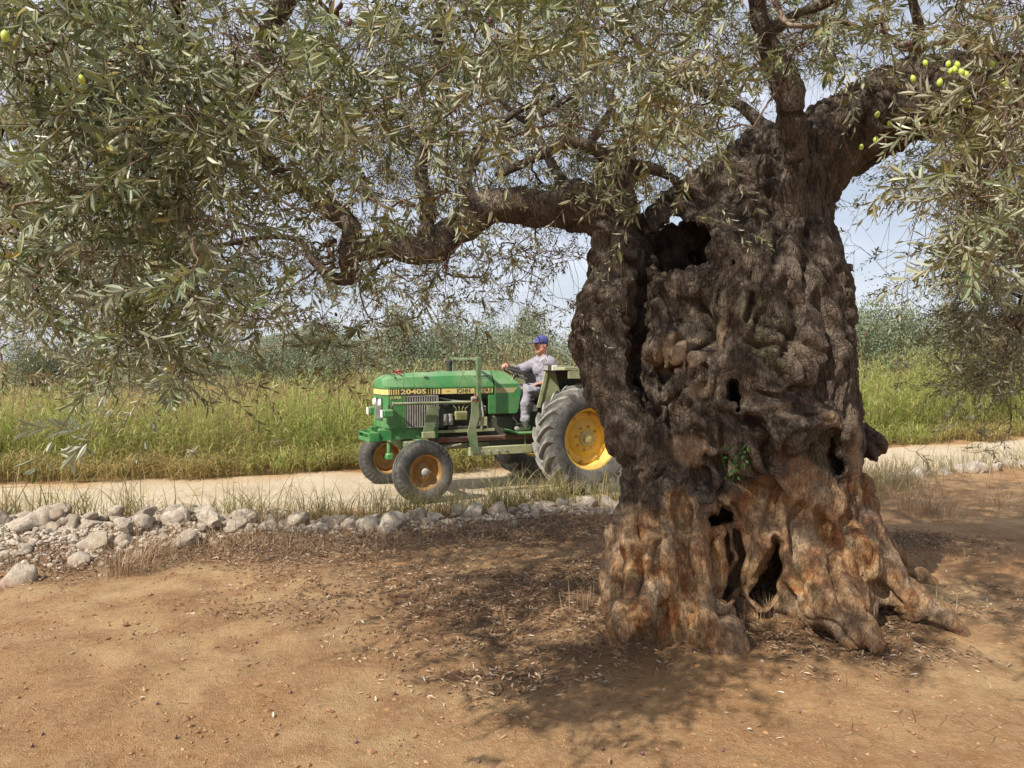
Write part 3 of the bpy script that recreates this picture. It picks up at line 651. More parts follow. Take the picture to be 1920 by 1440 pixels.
for r, row in enumerate(DENS):
    for c, dn in enumerate(row):
        n = rt.poisson(dn * 30 * (0.45 + 1.1 * ((math.sin(r * 2.3 + c * 1.7) + 1) / 2) ** 1.0 if dn < 8 else 1.0)); x = rt.uniform(c * 120 - 12, c * 120 + 132, n); y = rt.uniform(r * 120 - 12, r * 120 + 132, n)
        if c <= 4: d = np.where(rt.random(n) < (0.085 if r < 5 else .08), rt.uniform(1.9, 3.0, n), np.where(rt.random(n) < .16, rt.uniform(3.2, 4.6, n), rt.uniform(4.8, 7.6, n)))
        elif c >= 14: d = np.where(rt.random(n) < (0.10 if r < 4 else 0.0), rt.uniform(2.1, 3.2, n), rt.uniform(3.8 if r < 3 else 5.4, 6.8 if r < 3 else 7.4, n))
        elif c >= 11 and r >= 1: d = np.where(rt.random(n) < .22, rt.uniform(2.6, 4.2, n), rt.uniform(5.6, 7.5, n)) if r < 3 else rt.uniform(5.9, 6.6, n)
        elif r <= 1: d = np.where(rt.random(n) < .07, rt.uniform(2.3, 3.4, n), np.where(rt.random(n) < .16, rt.uniform(4.0, 5.0, n), rt.uniform(5.4, 8.4, n)))
        else: d = np.where(rt.random(n) < .03, rt.uniform(2.6, 3.5, n), np.where(rt.random(n) < .14, rt.uniform(4.2, 5.0, n), rt.uniform(5.35, 7.6, n)))
        cx.append(x); cy.append(y); cd.append(d)
cx, cy, cd = map(np.concatenate, (cx, cy, cd))
# sprays placed one by one where the photo shows them clearly: px, py, distance
SP = [(310, 640, 2.3), (150, 470, 2.0), (230, 470, 2.1), (120, 330, 2.0), (240, 330, 2.1), (110, 220, 1.9), (60, 560, 2.0), (350, 560, 2.6), (630, 130, 2.3), (600, 250, 2.5), (490, 310, 2.4), (950, 260, 2.6), (910, 330, 2.7), (900, 20, 2.4),
      (960, 480, 4.6), (1010, 520, 4.8), (900, 520, 5.0), (1060, 470, 4.8), (850, 560, 5.2), (985, 560, 4.7), (1060, 560, 5.0), (1330, 370, 4.2), (1300, 330, 4.3), (1390, 430, 4.1), (1240, 340, 4.6), (1600, 380, 6.0), (1610, 420, 6.0), (1590, 450, 6.1),
      (1720, 360, 2.5), (1820, 380, 2.6), (1780, 440, 2.8), (1850, 240, 2.4), (1840, 300, 2.6), (1890, 200, 2.3), (1800, 620, 4.2), (1770, 650, 4.4), (1840, 690, 4.6), (1790, 590, 5.0), (1900, 650, 4.2), (1860, 560, 4.0),
      (40, 90, 1.9), (250, 90, 2.0), (420, 60, 2.2), (1330, 40, 2.6), (1660, 60, 3), (1880, 60, 2.6), (560, 400, 3.0), (700, 300, 3.4), (40, 660, 2.6), (180, 700, 3.0), (620, 640, 5), (500, 600, 4.6), (410, 700, 3.6)]
near_sp = np.array(SP)
cx = np.concatenate([cx, near_sp[:, 0], near_sp[:, 0] + 12]); cy = np.concatenate([cy, near_sp[:, 1], near_sp[:, 1] + 10]); cd = np.concatenate([cd, near_sp[:, 2], near_sp[:, 2] + .06])
# clustered, not even: pull sprays towards the hearts of leafy clumps
_q = W(cx, cy, cd); _cl = fbm(_q * 2.4, 333, 2); _k = (rt.random(len(cx)) < np.clip(.72 + 1.1 * _cl, .12, 1)); cx, cy, cd = cx[_k], cy[_k], cd[_k]
B = W(cx, cy, cd)
# the big limbs stay open to view: few sprays hang in front of them
LB = np.vstack([LN, W(*np.array([(1520, 260, 5.3), (1570, 230, 5.3), (1620, 200, 5.2), (1680, 180, 5.1), (1740, 170, 5.05), (1540, 300, 5.3), (1600, 270, 5.3), (1650, 240, 5.2)]).T)])
ld_ = LB[:, 1] * math.cos(PITCH) - (LB[:, 2] - CAM_H) * math.sin(PITCH); lx_ = 960 + FPX * LB[:, 0] / ld_; ly_ = 720 - FPX * (LB[:, 1] * math.sin(PITCH) + (LB[:, 2] - CAM_H) * math.cos(PITCH)) / ld_
hit = np.zeros(len(cx), bool)
for j in range(len(LB)): hit |= (np.hypot(cx - lx_[j], cy + 14 - ly_[j]) < (34 if j < len(LN) else 84)) & (cd < ld_[j] + .05)
opn = ~(hit & (rt.random(len(cx)) < np.where(cx > 1480, .92, .72)) & (cx > 330))
cx, cy, cd, B = cx[opn], cy[opn], cd[opn], B[opn]
# the rest of the crown, above the picture
n2 = 3300
U = rt.uniform(-1, 1, (n2 * 14, 3)); U = U[np.linalg.norm(U, axis=1) < 1]
Q2 = U * np.array([4.6, 3.3, 1.9]) + np.array([0.2, 4.9, 4.6]); 
dd_ = (Q2[:, 1] * math.cos(PITCH) - (Q2[:, 2] - CAM_H) * math.sin(PITCH)); py_ = 720 - FPX * (Q2[:, 1] * math.sin(PITCH) + (Q2[:, 2] - CAM_H) * math.cos(PITCH)) / np.maximum(dd_, .1)
keep = (py_ < -30) | (dd_ < 0.5)
gapn = fbm(Q2 * 0.9, 300, 2)
keep &= gapn > -0.36
Q2 = Q2[keep][:n2]
B = np.vstack([B, Q2]); inview = np.arange(len(B)) < len(cx)
# keep clear of the inside of the trunk and of the tractor
tr = np.hypot((B[:, 0] - 1.62) / 0.95, (B[:, 1] - 5.45) / 0.75) < 1
keep = ~(tr & (B[:, 2] < 3.2)) & (B[:, 2] > 0.9)
sx_, sy_ = B[:, 0] + .73 * B[:, 2], B[:, 1] + .78 * B[:, 2]      # where its shade falls: the track with the tractor stays in the sun
keep &= ~((sy_ > 8.9) & (sy_ < 12.4) & (sx_ > -3.4) & (sx_ < 2.6) & (rt.random(len(B)) < .88))
B = B[keep]; inview = inview[keep]
nB = len(B)
# minimum spanning network from the limbs out to every spray, favouring short ways back to the wood
A = np.vstack([LN, B]); nL = len(LN); nA = len(A)
dist = np.full(nA, 1e9); par = np.full(nA, -1); path = np.zeros(nA); done = np.zeros(nA, bool); done[:nL] = True
for i in range(nL, nA):
    dl = np.linalg.norm(A[:nL] - A[i], axis=1); j = int(dl.argmin()); dist[i] = dl[j]; par[i] = j
order = []
for _ in range(nB):
    dm = np.where(done, 1e9, dist); i = int(dm.argmin()); done[i] = True; order.append(i)
    path[i] = path[par[i]] + np.linalg.norm(A[i] - A[par[i]])
    dn = np.linalg.norm(A - A[i], axis=1) + 0.22 * path[i]
    up = (dn < dist) & ~done; dist[up] = dn[up]; par[up] = i
cnt = np.ones(nA)
for i in reversed(order): cnt[par[i]] += cnt[i]
idx = np.array(order); pa = par[idx]; a, b_ = A[pa], A[idx]
ln = np.linalg.norm(b_ - a, axis=1)
keepb = ln < 1.3
K = 5; t = np.linspace(0, 1, K)[None, :, None]
sag = np.stack([rt.normal(0, .10, len(idx)), rt.normal(0, .10, len(idx)), -np.abs(rt.normal(.02, .12, len(idx)))], 1) * ln[:, None]
P = a[:, None] * (1 - t) + b_[:, None] * t + (sag[:, None] * 4 * t * (1 - t)) + rt.normal(0, .006, (len(idx), K, 3)) * (t * (1 - t) * 4)
rb = 0.0013 * np.sqrt(cnt[idx]); ra = np.where(pa < nL, rb * 1.4, 0.0013 * np.sqrt(np.minimum(cnt[pa], cnt[idx] * 2.0)))
R = ra[:, None] * (1 - t[..., 0]) + rb[:, None] * t[..., 0]
R = np.minimum(R, 0.018)
tw_big = tubes(P[keepb], R[keepb], 3)

def m_twig(nt, b, out):
    n = N(nt); p = n.geo(); c = n.ramp(n.noise(p, 3.0, 4), [(0.35, (0.07, 0.040, 0.025)), (0.55, (0.15, 0.095, 0.06)), (0.7, (0.27, 0.225, 0.165))])
    n.l(c, b.inputs['Base Color']); b.inputs['Roughness'].default_value = 0.8; n.bump(b, n.noise(p, 180, 3), 0.5, 0.004)
M_TWIG = node_mat('twig_bark', m_twig)
def m_leaf(nt, b, out):
    n = N(nt); rnd = n.attr('rnd'); kind = n.attr('tone'); bf = n.geo('Backfacing')
    top = n.ramp(rnd, [(0.0, (0.055, 0.080, 0.034)), (0.3, (0.115, 0.150, 0.068)), (0.7, (0.22, 0.26, 0.14)), (0.94, (0.29, 0.31, 0.17)), (1.0, (0.38, 0.30, 0.09))])
    top = n.mix(kind, top, (0.18, 0.125, 0.052))
    bot = n.ramp(rnd, [(0.0, (0.20, 0.225, 0.155)), (0.6, (0.31, 0.335, 0.235)), (1.0, (0.46, 0.47, 0.34))]); bot = n.mix(n.math('MULTIPLY', kind, 0.8), bot, (0.27, 0.20, 0.10))
    c = n.mix(bf, top, bot); n.l(c, b.inputs['Base Color']); b.inputs['Roughness'].default_value = 0.40; b.inputs['Specular IOR Level'].default_value = 0.45
    tr = n.new('ShaderNodeBsdfTranslucent'); n.l(n.mix(0.5, c, (0.32, 0.30, 0.04)), tr.inputs[0])
    mx = n.new('ShaderNodeMixShader'); mx.inputs[0].default_value = 0.25; n.l(b.outputs[0], mx.inputs[1]); n.l(tr.outputs[0], mx.inputs[2]); n.l(mx.outputs[0], out.inputs[0])
M_LEAF = node_mat('olive_leaf', m_leaf)

def foliage(P0, D0, Ls, pairs, leafL, rs, droop=0.5, bare=0.2):
    """drooping twigs with opposite leaf pairs. returns twig polylines, radii and leaf arrays"""
    n = len(P0); K = 5; t = np.linspace(0, 1, K)[None, :, None]
    bend = rs.normal(0, .25, (n, 3)); bend[:, 2] -= droop * rs.uniform(.4, 1.3, n)
    Pt = P0[:, None] + (D0[:, None] * t + bend[:, None] * t ** 2) * Ls[:, None, None]
    Rt = np.linspace(0.0017, 0.0008, K)[None] * np.ones((n, 1))
    s = np.linspace(bare, 1, pairs)[None]; s = np.clip(s + rs.uniform(-.02, .02, (n, pairs)), 0, 1)
    base = P0[:, None] + (D0[:, None] * s[..., None] + bend[:, None] * (s ** 2)[..., None]) * Ls[:, None, None]
    T = unit(D0[:, None] + 2 * bend[:, None] * s[..., None])
    ref = unit(rs.normal(size=(n, 1, 3)) + 0 * T); U = unit(np.cross(T, ref)); V = np.cross(T, U)
    Ps, Ds, Ns = [], [], []
    for side in (1, -1):
        ang = (np.arange(pairs) % 2)[None] * (np.pi / 2) + rs.normal(0, .3, (n, pairs))
        O = (U * np.cos(ang)[..., None] + V * np.sin(ang)[..., None]) * side
        fw = rs.uniform(.5, 1.25, (n, pairs, 1)) + 1.0 * (s[..., None] > .93)
        D = unit(O + T * fw + np.array([0, 0, -0.12])); Nn = unit(T - D * (T * D).sum(-1, keepdims=True) + rs.normal(0, .25, (n, pairs, 3)))
        Ps.append(base + O * .002); Ds.append(D); Ns.append(Nn)
    Ps = np.concatenate(Ps, 1); Ds = np.concatenate(Ds, 1); Ns = np.concatenate(Ns, 1)
    drop = rs.random(Ps.shape[:2]) > 0.10
    Ll = leafL * rs.uniform(.62, 1.15, Ps.shape[:2]) * np.concatenate([1 - .45 * (s > .9)] * 2, 1)
    tid = np.repeat(np.arange(n)[:, None], Ps.shape[1], 1)
    return Pt, Rt, Ps[drop], Ds[drop], Ns[drop], Ll[drop], tid[drop]

vw = B[:, 1] * math.cos(PITCH)
nt_ = np.where(inview, np.where(vw < 3.4, 2, 1), 1)
src = np.repeat(np.arange(nB), nt_)
az = rt.uniform(0, 2 * np.pi, len(src)); elv = rt.uniform(-0.9, 0.7, len(src))
D0 = np.stack([np.cos(az) * np.cos(elv), np.sin(az) * np.cos(elv), np.sin(elv)], 1)
Ls = rt.uniform(.14, .34, len(src)) * np.where(inview[src], 1, 1.35)
Pt, Rt, lp, ld, lnn, ll, tid = foliage(B[src], D0, Ls, 12, 0.051, rt, droop=.32)
ll = ll * np.where(inview[src][tid], 1.0, 1.5) * np.where(lp[:, 1] < 3.2, 1.12, 1.0)
# thin bare hanging shoots, as in the dense brown inside of the crown
nb = 3000; pick = rt.choice(np.where(inview)[0], nb); az = rt.uniform(0, 6.28, nb)
Db = np.stack([np.cos(az) * .6, np.sin(az) * .6, rt.uniform(-1.2, .5, nb)], 1); Lb = rt.uniform(.2, .6, nb) * np.where(B[pick][:, 1] < 3.6, .35, 1.0)
tb = np.linspace(0, 1, 5)[None, :, None]; bb = rt.normal(0, .3, (nb, 3)); bb[:, 2] -= .35
Pb = B[pick][:, None] + (Db[:, None] * tb + bb[:, None] * tb ** 2) * Lb[:, None, None]
Rb = np.linspace(.0019, .0008, 5)[None] * np.ones((nb, 1))
v1, f1 = tw_big; v2, f2 = tubes(np.vstack([Pt, Pb]), np.vstack([Rt, Rb]), 3)
branches = prop(under(link('twigs', np_mesh('twigs', np.vstack([v1, v2]), np.vstack([f1, f2 + len(v1)]), True), None, M_TWIG), tree), None, None, None, 'stuff')
wdt = ll * rt.uniform(.19, .27, len(ll))
far_ = lp[:, 1] > 4.5
ll = np.where(far_, ll * .93, ll)
LV1, LF1 = leaves(lp[~far_], ld[~far_], lnn[~far_], ll[~far_], wdt[~far_])
def leaves4(P, D, Nn, L, Wd):
    S = unit(np.cross(Nn, D)); L = L[:, None]; w = Wd[:, None] * .54; m = P + D * L * .48
    V = np.stack([P, m - S * w, P + D * L, m + S * w], 1); return V.reshape(-1, 3), np.arange(len(P) * 4).reshape(-1, 4)
LV2, LF2 = leaves4(lp[far_], ld[far_], lnn[far_], ll[far_], wdt[far_])
rn = rt.random(len(lp)); tw_t = np.clip(fbm(B[src] * 0.8, 400, 2) * 0.9 + rt.normal(0, .16, len(src)) + (0.20 - 0.45 * (vw[src] < 3.4)), 0, 0.85)
tone = np.clip(tw_t[tid] + (rt.random(len(lp)) < .05) * .5, 0, 1)
crown = prop(under(link('leaves', np_mesh('leaves', np.vstack([LV1, LV2]), np.vstack([LF1, LF2 + len(LV1)]), False, {'rnd': np.concatenate([np.repeat(rn[~far_], 6), np.repeat(rn[far_], 4)]), 'tone': np.concatenate([np.repeat(tone[~far_], 6), np.repeat(tone[far_], 4)])}), None, M_LEAF), tree), None, None, None, 'stuff')
print('sprays', nB, 'leaves', len(lp))

# fruit
def m_fruit(col, col2):
    def f(nt, b, out):
        n = N(nt); c = n.mix(n.ramp(n.noise(n.obj(), 90, 3), [(.4, 0.0), (.65, 1.0)]), col, col2)
        n.l(c, b.inputs['Base Color']); b.inputs['Roughness'].default_value = 0.32; b.inputs['Subsurface Weight'].default_value = 0.08; b.inputs['Subsurface Radius'].default_value = (.01, .01, .004)
    return f
M_GREEN = node_mat('green_olive_skin', m_fruit((0.36, 0.44, 0.05), (0.46, 0.52, 0.10))); M_DARK = node_mat('dark_olive_skin', m_fruit((0.07, 0.025, 0.035), (0.14, 0.05, 0.05)))
ofr = MB().lathe([(0.0005, -.0125), (.0045, -.0105), (.0080, -.0055), (.0090, .001), (.0078, .0065), (.0045, .0108), (.0010, .0128), (.0003, .0150)], 10)
stalk = ofr
g_me = ofr.build('olive', M_GREEN, None, True).data; C.objects.unlink(bpy.context.scene.objects['olive']); bpy.data.objects.remove(bpy.data.objects['olive'])
d_me = g_me.copy(); d_me.materials.clear(); d_me.materials.append(M_DARK)
FR = [(153, 150, 1.75, 1), (10, 68, 1.7, 1), (1735, 118, 2.6, 1), (1778, 120, 2.5, 1), (1790, 130, 2.5, 1), (1783, 133, 2.6, 1), (1803, 136, 2.5, 1), (1812, 140, 2.6, 1), (1712, 148, 2.4, 1), (1762, 155, 2.5, 1), (1808, 193, 2.5, 1), (1820, 196, 2.5, 1), (1880, 155, 2.5, 1), (1888, 157, 2.5, 1), (1795, 122, 2.6, 1), (1645, 215, 3.0, 1), (1642, 262, 3.2, 1), (1615, 276, 3.4, 1),
      (920, 38, 2.4, 0), (655, 42, 2.4, 0), (1704, 82, 2.8, 0), (580, 175, 2.6, 0), (40, 480, 2.4, 0), (300, 100, 2.3, 1), (1668, 232, 3.0, 1), (1860, 120, 2.6, 1), (1842, 300, 2.8, 1), (600, 565, 4.8, 0), (590, 530, 4.9, 0), (610, 610, 4.8, 0), (630, 590, 5, 0), (470, 640, 4.4, 0), (430, 690, 4.2, 0), (120, 690, 3.5, 0), (60, 720, 3.6, 0), (390, 650, 4.0, 0), (1790, 680, 4.4, 0), (1830, 640, 4.5, 0), (1770, 600, 4.6, 0)]
for x, y, d, g in FR:
    p = Vector(W(x, y, d)); o = link('olive', g_me if g else d_me); o.rotation_euler = (random.uniform(1.2, 1.9), random.uniform(-.4, .4), random.uniform(0, 3)); s = random.uniform(.9, 1.2); o.scale = (s, s, s)
    o['label'] = 'plump green olive' if g else 'dark ripe olive'
    o.location = p; under(o, tree)

# ------------------------------------------------------------------ tractor (local axes: X forward, Y to its left, Z up; origin on the ground under the front axle)
M_JG = paint('tractor_green', (0.024, 0.205, 0.050), 0.34, 0.33, (0.34, 0.36, 0.22), var=0.12)
M_OLV = paint('dusty_green', (0.075, 0.15, 0.060), 0.6, 0.6, (0.36, 0.34, 0.22), var=0.2)
M_KHAKI = paint('khaki_dust_green', (0.24, 0.27, 0.13), 0.75, 0.75, (0.42, 0.40, 0.26), var=0.2)
M_BLK = paint('black_metal', (0.022, 0.022, 0.022), 0.6, 0.18, (0.20, 0.17, 0.13))
M_ENG = paint('engine_grime', (0.035, 0.045, 0.035), 0.7, 0.35, (0.20, 0.17, 0.12))
M_GRY = paint('grey_steel', (0.28, 0.28, 0.27), 0.5, 0.4)
M_YEL = paint('rim_yellow', (0.72, 0.42, 0.020), 0.4, 0.28, (0.50, 0.40, 0.2), var=0.1)
M_ORG = paint('rim_orange_rust', (0.42, 0.20, 0.045), 0.65, 0.5, (0.38, 0.25, 0.12), var=0.25)
M_STY = paint('stripe_yellow', (0.74, 0.60, 0.20), 0.45, 0.2, var=0.06)
M_RED = paint('red_plastic', (0.50, 0.045, 0.03), 0.5, 0.2)
M_RUST = paint('red_brown_frame', (0.14, 0.045, 0.028), 0.8, 0.4)
M_WHT = paint('white_plastic', (0.72, 0.70, 0.64), 0.5, 0.2)
M_AMB = paint('orange_lens', (0.62, 0.22, 0.04), 0.3, 0.1)
def m_tyre(dusty):
    def f(nt, b, out):
        n = N(nt); o = n.obj(); d = n.noise(o, 4, 6, .6); s = n.noise(o, 40, 4)
        c = n.mix(n.ramp(n.math('ADD', n.math('MULTIPLY', d, .7), n.math('MULTIPLY', s, .3)), [(.36, 0.0), (.62, 1.0)]), tuple(x * (.4 + dusty) for x in (0.12, .118, .112)), tuple(x * (.55 + dusty) for x in (0.34, .325, .285)))
        n.l(c, b.inputs['Base Color']); b.inputs['Roughness'].default_value = .85; n.bump(b, s, .5, .008)
    return f
M_TYF = node_mat('front_tyre_rubber', m_tyre(-.16)); M_TYR = node_mat('dusty_tread_rubber', m_tyre(.38)); M_TYS = node_mat('sidewall_rubber', m_tyre(-.1))
def m_glass(nt, b, out):
    b.inputs['Base Color'].default_value = (.85, .86, .86, 1); b.inputs['Metallic'].default_value = .15; b.inputs['Roughness'].default_value = .18
M_LENS = node_mat('lamp_glass', m_glass)
TR = empty('tractor', (-1.47, 10.34, 0.0), math.pi + math.radians(26))
prop(TR, 'old green tractor with yellow rear rims and orange front rims driving along the dirt road', 'tractor')
# the local +X must point to world (-cos26, -sin26): rotation of 180+26 degrees
def T(mb, name, m, par=TR, **k): return mb.build(name, m, par, **k)

# --- hood: lofted shell
def hood_sec(x, hw, zb, zs, zt, tw):
    return [(x, -hw, zb), (x, -hw, zs), (x, -(hw * .45 + tw * .55), zs + (zt - zs) * .72), (x, -tw * .75, zt - .004), (x, 0, zt + .006), (x, tw * .75, zt - .004), (x, hw * .45 + tw * .55, zs + (zt - zs) * .72), (x, hw, zs), (x, hw, zb)]
def loft(secs, cap=True):
    m = MB(); n = len(secs[0])
    for s in secs: m.v += s
    for i in range(len(secs) - 1):
        for j in range(n - 1): m.f.append((i * n + j, i * n + j + 1, (i + 1) * n + j + 1, (i + 1) * n + j))
    if cap: m.f.append(tuple(range(n))); m.f.append(tuple((len(secs) - 1) * n + j for j in range(n))[::-1])
    return m
hood = loft([hood_sec(.345, .19, 1.375, 1.40, 1.47, .15), hood_sec(.335, .22, 1.375, 1.415, 1.505, .155), hood_sec(.27, .265, 1.375, 1.40, 1.545, .13), hood_sec(.12, .278, 1.375, 1.40, 1.562, .14), hood_sec(-.3, .28, 1.375, 1.40, 1.58, .15), hood_sec(-.8, .28, 1.375, 1.40, 1.595, .16), hood_sec(-1.215, .28, 1.375, 1.40, 1.60, .17)])
hd = T(hood, 'hood', M_JG, smooth=True, angle=28)
T(MB().box(-1.212, .285, -.274, .274, 1.285, 1.375).add([(.285, -.274, 1.285), (.285, .274, 1.285), (.342, .215, 1.285), (.342, -.215, 1.285), (.285, -.274, 1.375), (.285, .274, 1.375), (.342, .215, 1.375), (.342, -.215, 1.375)], [(0, 1, 2, 3), (4, 7, 6, 5), (1, 5, 6, 2), (2, 6, 7, 3), (3, 7, 4, 0)]), 'stripe_band', M_BLK)
# nose shell below the stripe
ns = MB(); pr = [(.06, .28), (.285, .277), (.335, .235), (.345, .10), (.345, -.10), (.335, -.235), (.285, -.277), (.06, -.28)]
for z, g in ((.85, -.012), (.87, 0), (1.283, 0)):
    for x, y in pr: ns.v.append((x + g, y * (1 + g), z))
for i in range(2):
    for j in range(8): ns.f.append((i * 8 + j, i * 8 + (j + 1) % 8, (i + 1) * 8 + (j + 1) % 8, (i + 1) * 8 + j))
ns.f.append(tuple(range(8))[::-1]); ns.f.append(tuple(16 + j for j in range(8)))
T(ns, 'nose_panel', M_JG, smooth=True, angle=25)
# front grille with headlights
gr = T(MB().box(.3455, .352, -.09, .19, .96, 1.25), 'front_grille', M_BLK)
for i in range(9):
    T(MB().box(.352, .358, -.085 + i * .033, -.078 + i * .033, .97, 1.24), 'grille_bar', M_GRY, gr)
for y in (.125, -.125):
    M_ = Matrix.Translation((.352, y, 1.19)) @ Matrix.Rotation(-math.pi / 2, 4, 'Z')
    hl = T(MB().lathe([(.001, .028), (.04, .024), (.05, .012), (.055, .0), (.055, -.02)], 18, M_), 'headlight', M_LENS, smooth=True)
# side grilles
for sy in (1, -1):
    y0 = .262 * sy
    sg = T(MB().box(-.40, .055, min(y0, y0 - .01 * sy), max(y0, y0 - .01 * sy), .86, 1.27), 'side_grille', M_BLK)
    T(MB().bar((-.40, y0 + .008 * sy, 1.272), (.055, y0 + .008 * sy, 1.272), .012, .012).bar((-.40, y0 + .008 * sy, .862), (.055, y0 + .008 * sy, .862), .012, .012).bar((-.40, y0 + .008 * sy, .868), (-.40, y0 + .008 * sy, 1.266), .012, .012, (1, 0, 0)).bar((.05, y0 + .008 * sy, .868), (.05, y0 + .008 * sy, 1.266), .012, .012, (1, 0, 0)), 'frame', M_GRY, sg)
    for i in range(13):
        x = .022 - i * .0335
        T(MB().box(x - .007, x + .007, min(y0, y0 + .012 * sy), max(y0, y0 + .012 * sy), .868, 1.266), 'slat', M_GRY, sg)
# lettering and stripe pieces
def text(body, size, loc, m, par, sy=1, xs=1.0, ext=.0012, bold=.0, width=None):
    cu = bpy.data.curves.new('t', 'FONT'); cu.body = body; cu.size = size; cu.extrude = ext; cu.align_y = 'CENTER'; cu.offset = bold; cu.resolution_u = 2
    o = bpy.data.objects.new('t', cu); C.objects.link(o); dg = bpy.context.evaluated_depsgraph_get(); me = bpy.data.meshes.new_from_object(o.evaluated_get(dg))
    bpy.data.objects.remove(o); bpy.data.curves.remove(cu)
    R_ = Matrix(((-sy, 0, 0, 0), (0, 0, sy, 0), (0, 1, 0, 0), (0, 0, 0, 1)))
    if width:
        co = np.array([v.co[:] for v in me.vertices]); xs = width / (co[:, 0].max() - co[:, 0].min())
    me.transform(Matrix.Translation(loc) @ R_ @ Matrix.Diagonal((xs, 1, 1, 1))); me.materials.clear()
    return me
for sy in (1, -1):
    Y = .2745 * sy
    def band(x0, x1, z0, z1, m, nm='stripe', dy=.002):
        a_, b2 = sorted((Y, Y + dy * sy)); return T(MB().box(min(x0, x1), max(x0, x1), a_, b2, z0, z1), nm, m)
    band(.285, .262, 1.295, 1.365, M_STY)
    for i in range(4): band(.252 - i * .032, .236 - i * .032, 1.295, 1.365, M_STY)
    for i in range(5): band(-.262 - i * .036, -.268 - i * .037 - i * .003, 1.295, 1.365, M_STY)
    band(-.452, -1.205, 1.295, 1.365, M_STY)
    T(MB().box(-.57, -.52, min(Y + .002 * sy, Y + .0032 * sy), max(Y + .002 * sy, Y + .0032 * sy), 1.322, 1.338), 'badge', M_AMB)
    link('model_number', text('2040S', .088, (.12 if sy > 0 else -.24, Y + .001 * sy, 1.33), None, None, sy, 1.42, bold=.003, width=.355), TR, M_STY)
    link('lettering', text('JOHN', .084, (-.665 if sy > 0 else -.975, Y + .0032 * sy, 1.33), None, None, sy, .92, bold=.001, width=.205), TR, M_BLK)
    link('lettering', text('DEERE', .084, (-.925 if sy > 0 else -1.185, Y + .0032 * sy, 1.33), None, None, sy, .92, bold=.001, width=.26), TR, M_BLK)
    link('super_lettering', text('SUPER', .048, (.265 if sy > 0 else .105, Y + .008 * sy, 1.255), None, None, sy, 1.1, bold=.0008, width=.155), TR, M_STY)
T(MB().add([(.287, .276, 1.295), (.344, .217, 1.295), (.344, .217, 1.365), (.287, .276, 1.365), (.344, -.217, 1.295), (.344, -.217, 1.365), (.287, -.276, 1.295), (.287, -.276, 1.365)], [(0, 1, 2, 3), (1, 4, 5, 2), (4, 6, 7, 5)]), 'nose_stripe', M_STY, fix=False)
# cowl and dash behind the hood
cow = MB(); n0 = len(cow.v)
prf = [(-1.235, 1.005), (-1.235, 1.60), (-1.36, 1.60), (-1.47, 1.555), (-1.60, 1.42), (-1.64, 1.30), (-1.585, 1.03), (-1.56, 1.005)]
def hw_at(z): return .285 if z < 1.42 else .285 - (z - 1.42) / .18 * .13
for s in (1, -1):
    for x, z in prf: cow.v.append((x, s * hw_at(z), z))
    cow.v.append((-1.235, s * .285, 1.42)); cow.v.append((-1.60, s * .285, 1.42))
A_ = [0, 8, 9, 5, 6, 7]; B2 = [8, 1, 2, 3, 4]
cow.f += [(0, 8, 9, 5, 6, 7), (8, 1, 2, 3, 9), (10, 17, 16, 15, 19, 18), (18, 19, 13, 12, 11), (1, 11, 12, 2), (2, 12, 13, 3), (3, 13, 19, 9), (9, 19, 15, 5), (5, 15, 16, 6), (6, 16, 17, 7), (0, 7, 17, 10), (0, 10, 18, 8), (8, 18, 11, 1)]
cow.v[4] = cow.v[9]; cow.v[14] = cow.v[19]
T(cow, 'dash_cowl', M_JG)
for s in (1, -1): T(MB().box(-1.233, -1.14, min(.262 * s, .286 * s), max(.262 * s, .286 * s), 1.01, 1.27), 'cowl_front_panel', M_JG)
T(MB().add([(-1.25, .2865, 1.295), (-1.52, .2865, 1.295), (-1.585, .2865, 1.365), (-1.25, .2865, 1.365)], [(0, 1, 2, 3)]), 'cowl_stripe', paint('faded_stripe', (.42, .38, .17), .5, .4), fix=False)
T(MB().add([(-1.345, .222, 1.505), (-1.415, .222, 1.505), (-1.415, .250, 1.462), (-1.345, .250, 1.462)], [(0, 1, 2, 3)]), 'sticker', M_WHT, fix=False)
# hood fittings
T(MB().lathe([(.075, 0), (.07, .018), (.035, .026), (.03, .045), (.045, .05), (.04, .06), (.001, .062)], 18, Matrix.Translation((.06, 0, 1.555)) @ Matrix.Rotation(math.pi / 2, 4, 'X')), 'radiator_cap', M_RED, smooth=True)
T(MB().lathe([(.05, 0), (.045, .014), (.001, .016)], 16, Matrix.Translation((-.34, 0, 1.585)) @ Matrix.Rotation(math.pi / 2, 4, 'X')), 'filler_cap', M_BLK, smooth=True)
T(MB().lathe([(.055, 0), (.04, .012), (.04, .10), (.047, .105), (.047, .15), (.03, .165), (.001, .168)], 18, Matrix.Translation((-.67, 0, 1.59)) @ Matrix.Rotation(math.pi / 2, 4, 'X')), 'air_intake', M_BLK, smooth=True)
T(MB().tube([(-.93, .215, 1.515), (-.97, .225, 1.53), (-1.14, .225, 1.53), (-1.18, .215, 1.515)], .006, 6).tube([(-.97, .235, 1.50), (-1.14, .235, 1.50)], .004, 6), 'hood_handle', M_BLK)
for i in range(4): T(MB().bar((-.22 - i * .018, .215, 1.545 - .004 * i), (-.225 - i * .018, .238, 1.505), .007, .004), 'vent_slot', M_BLK)
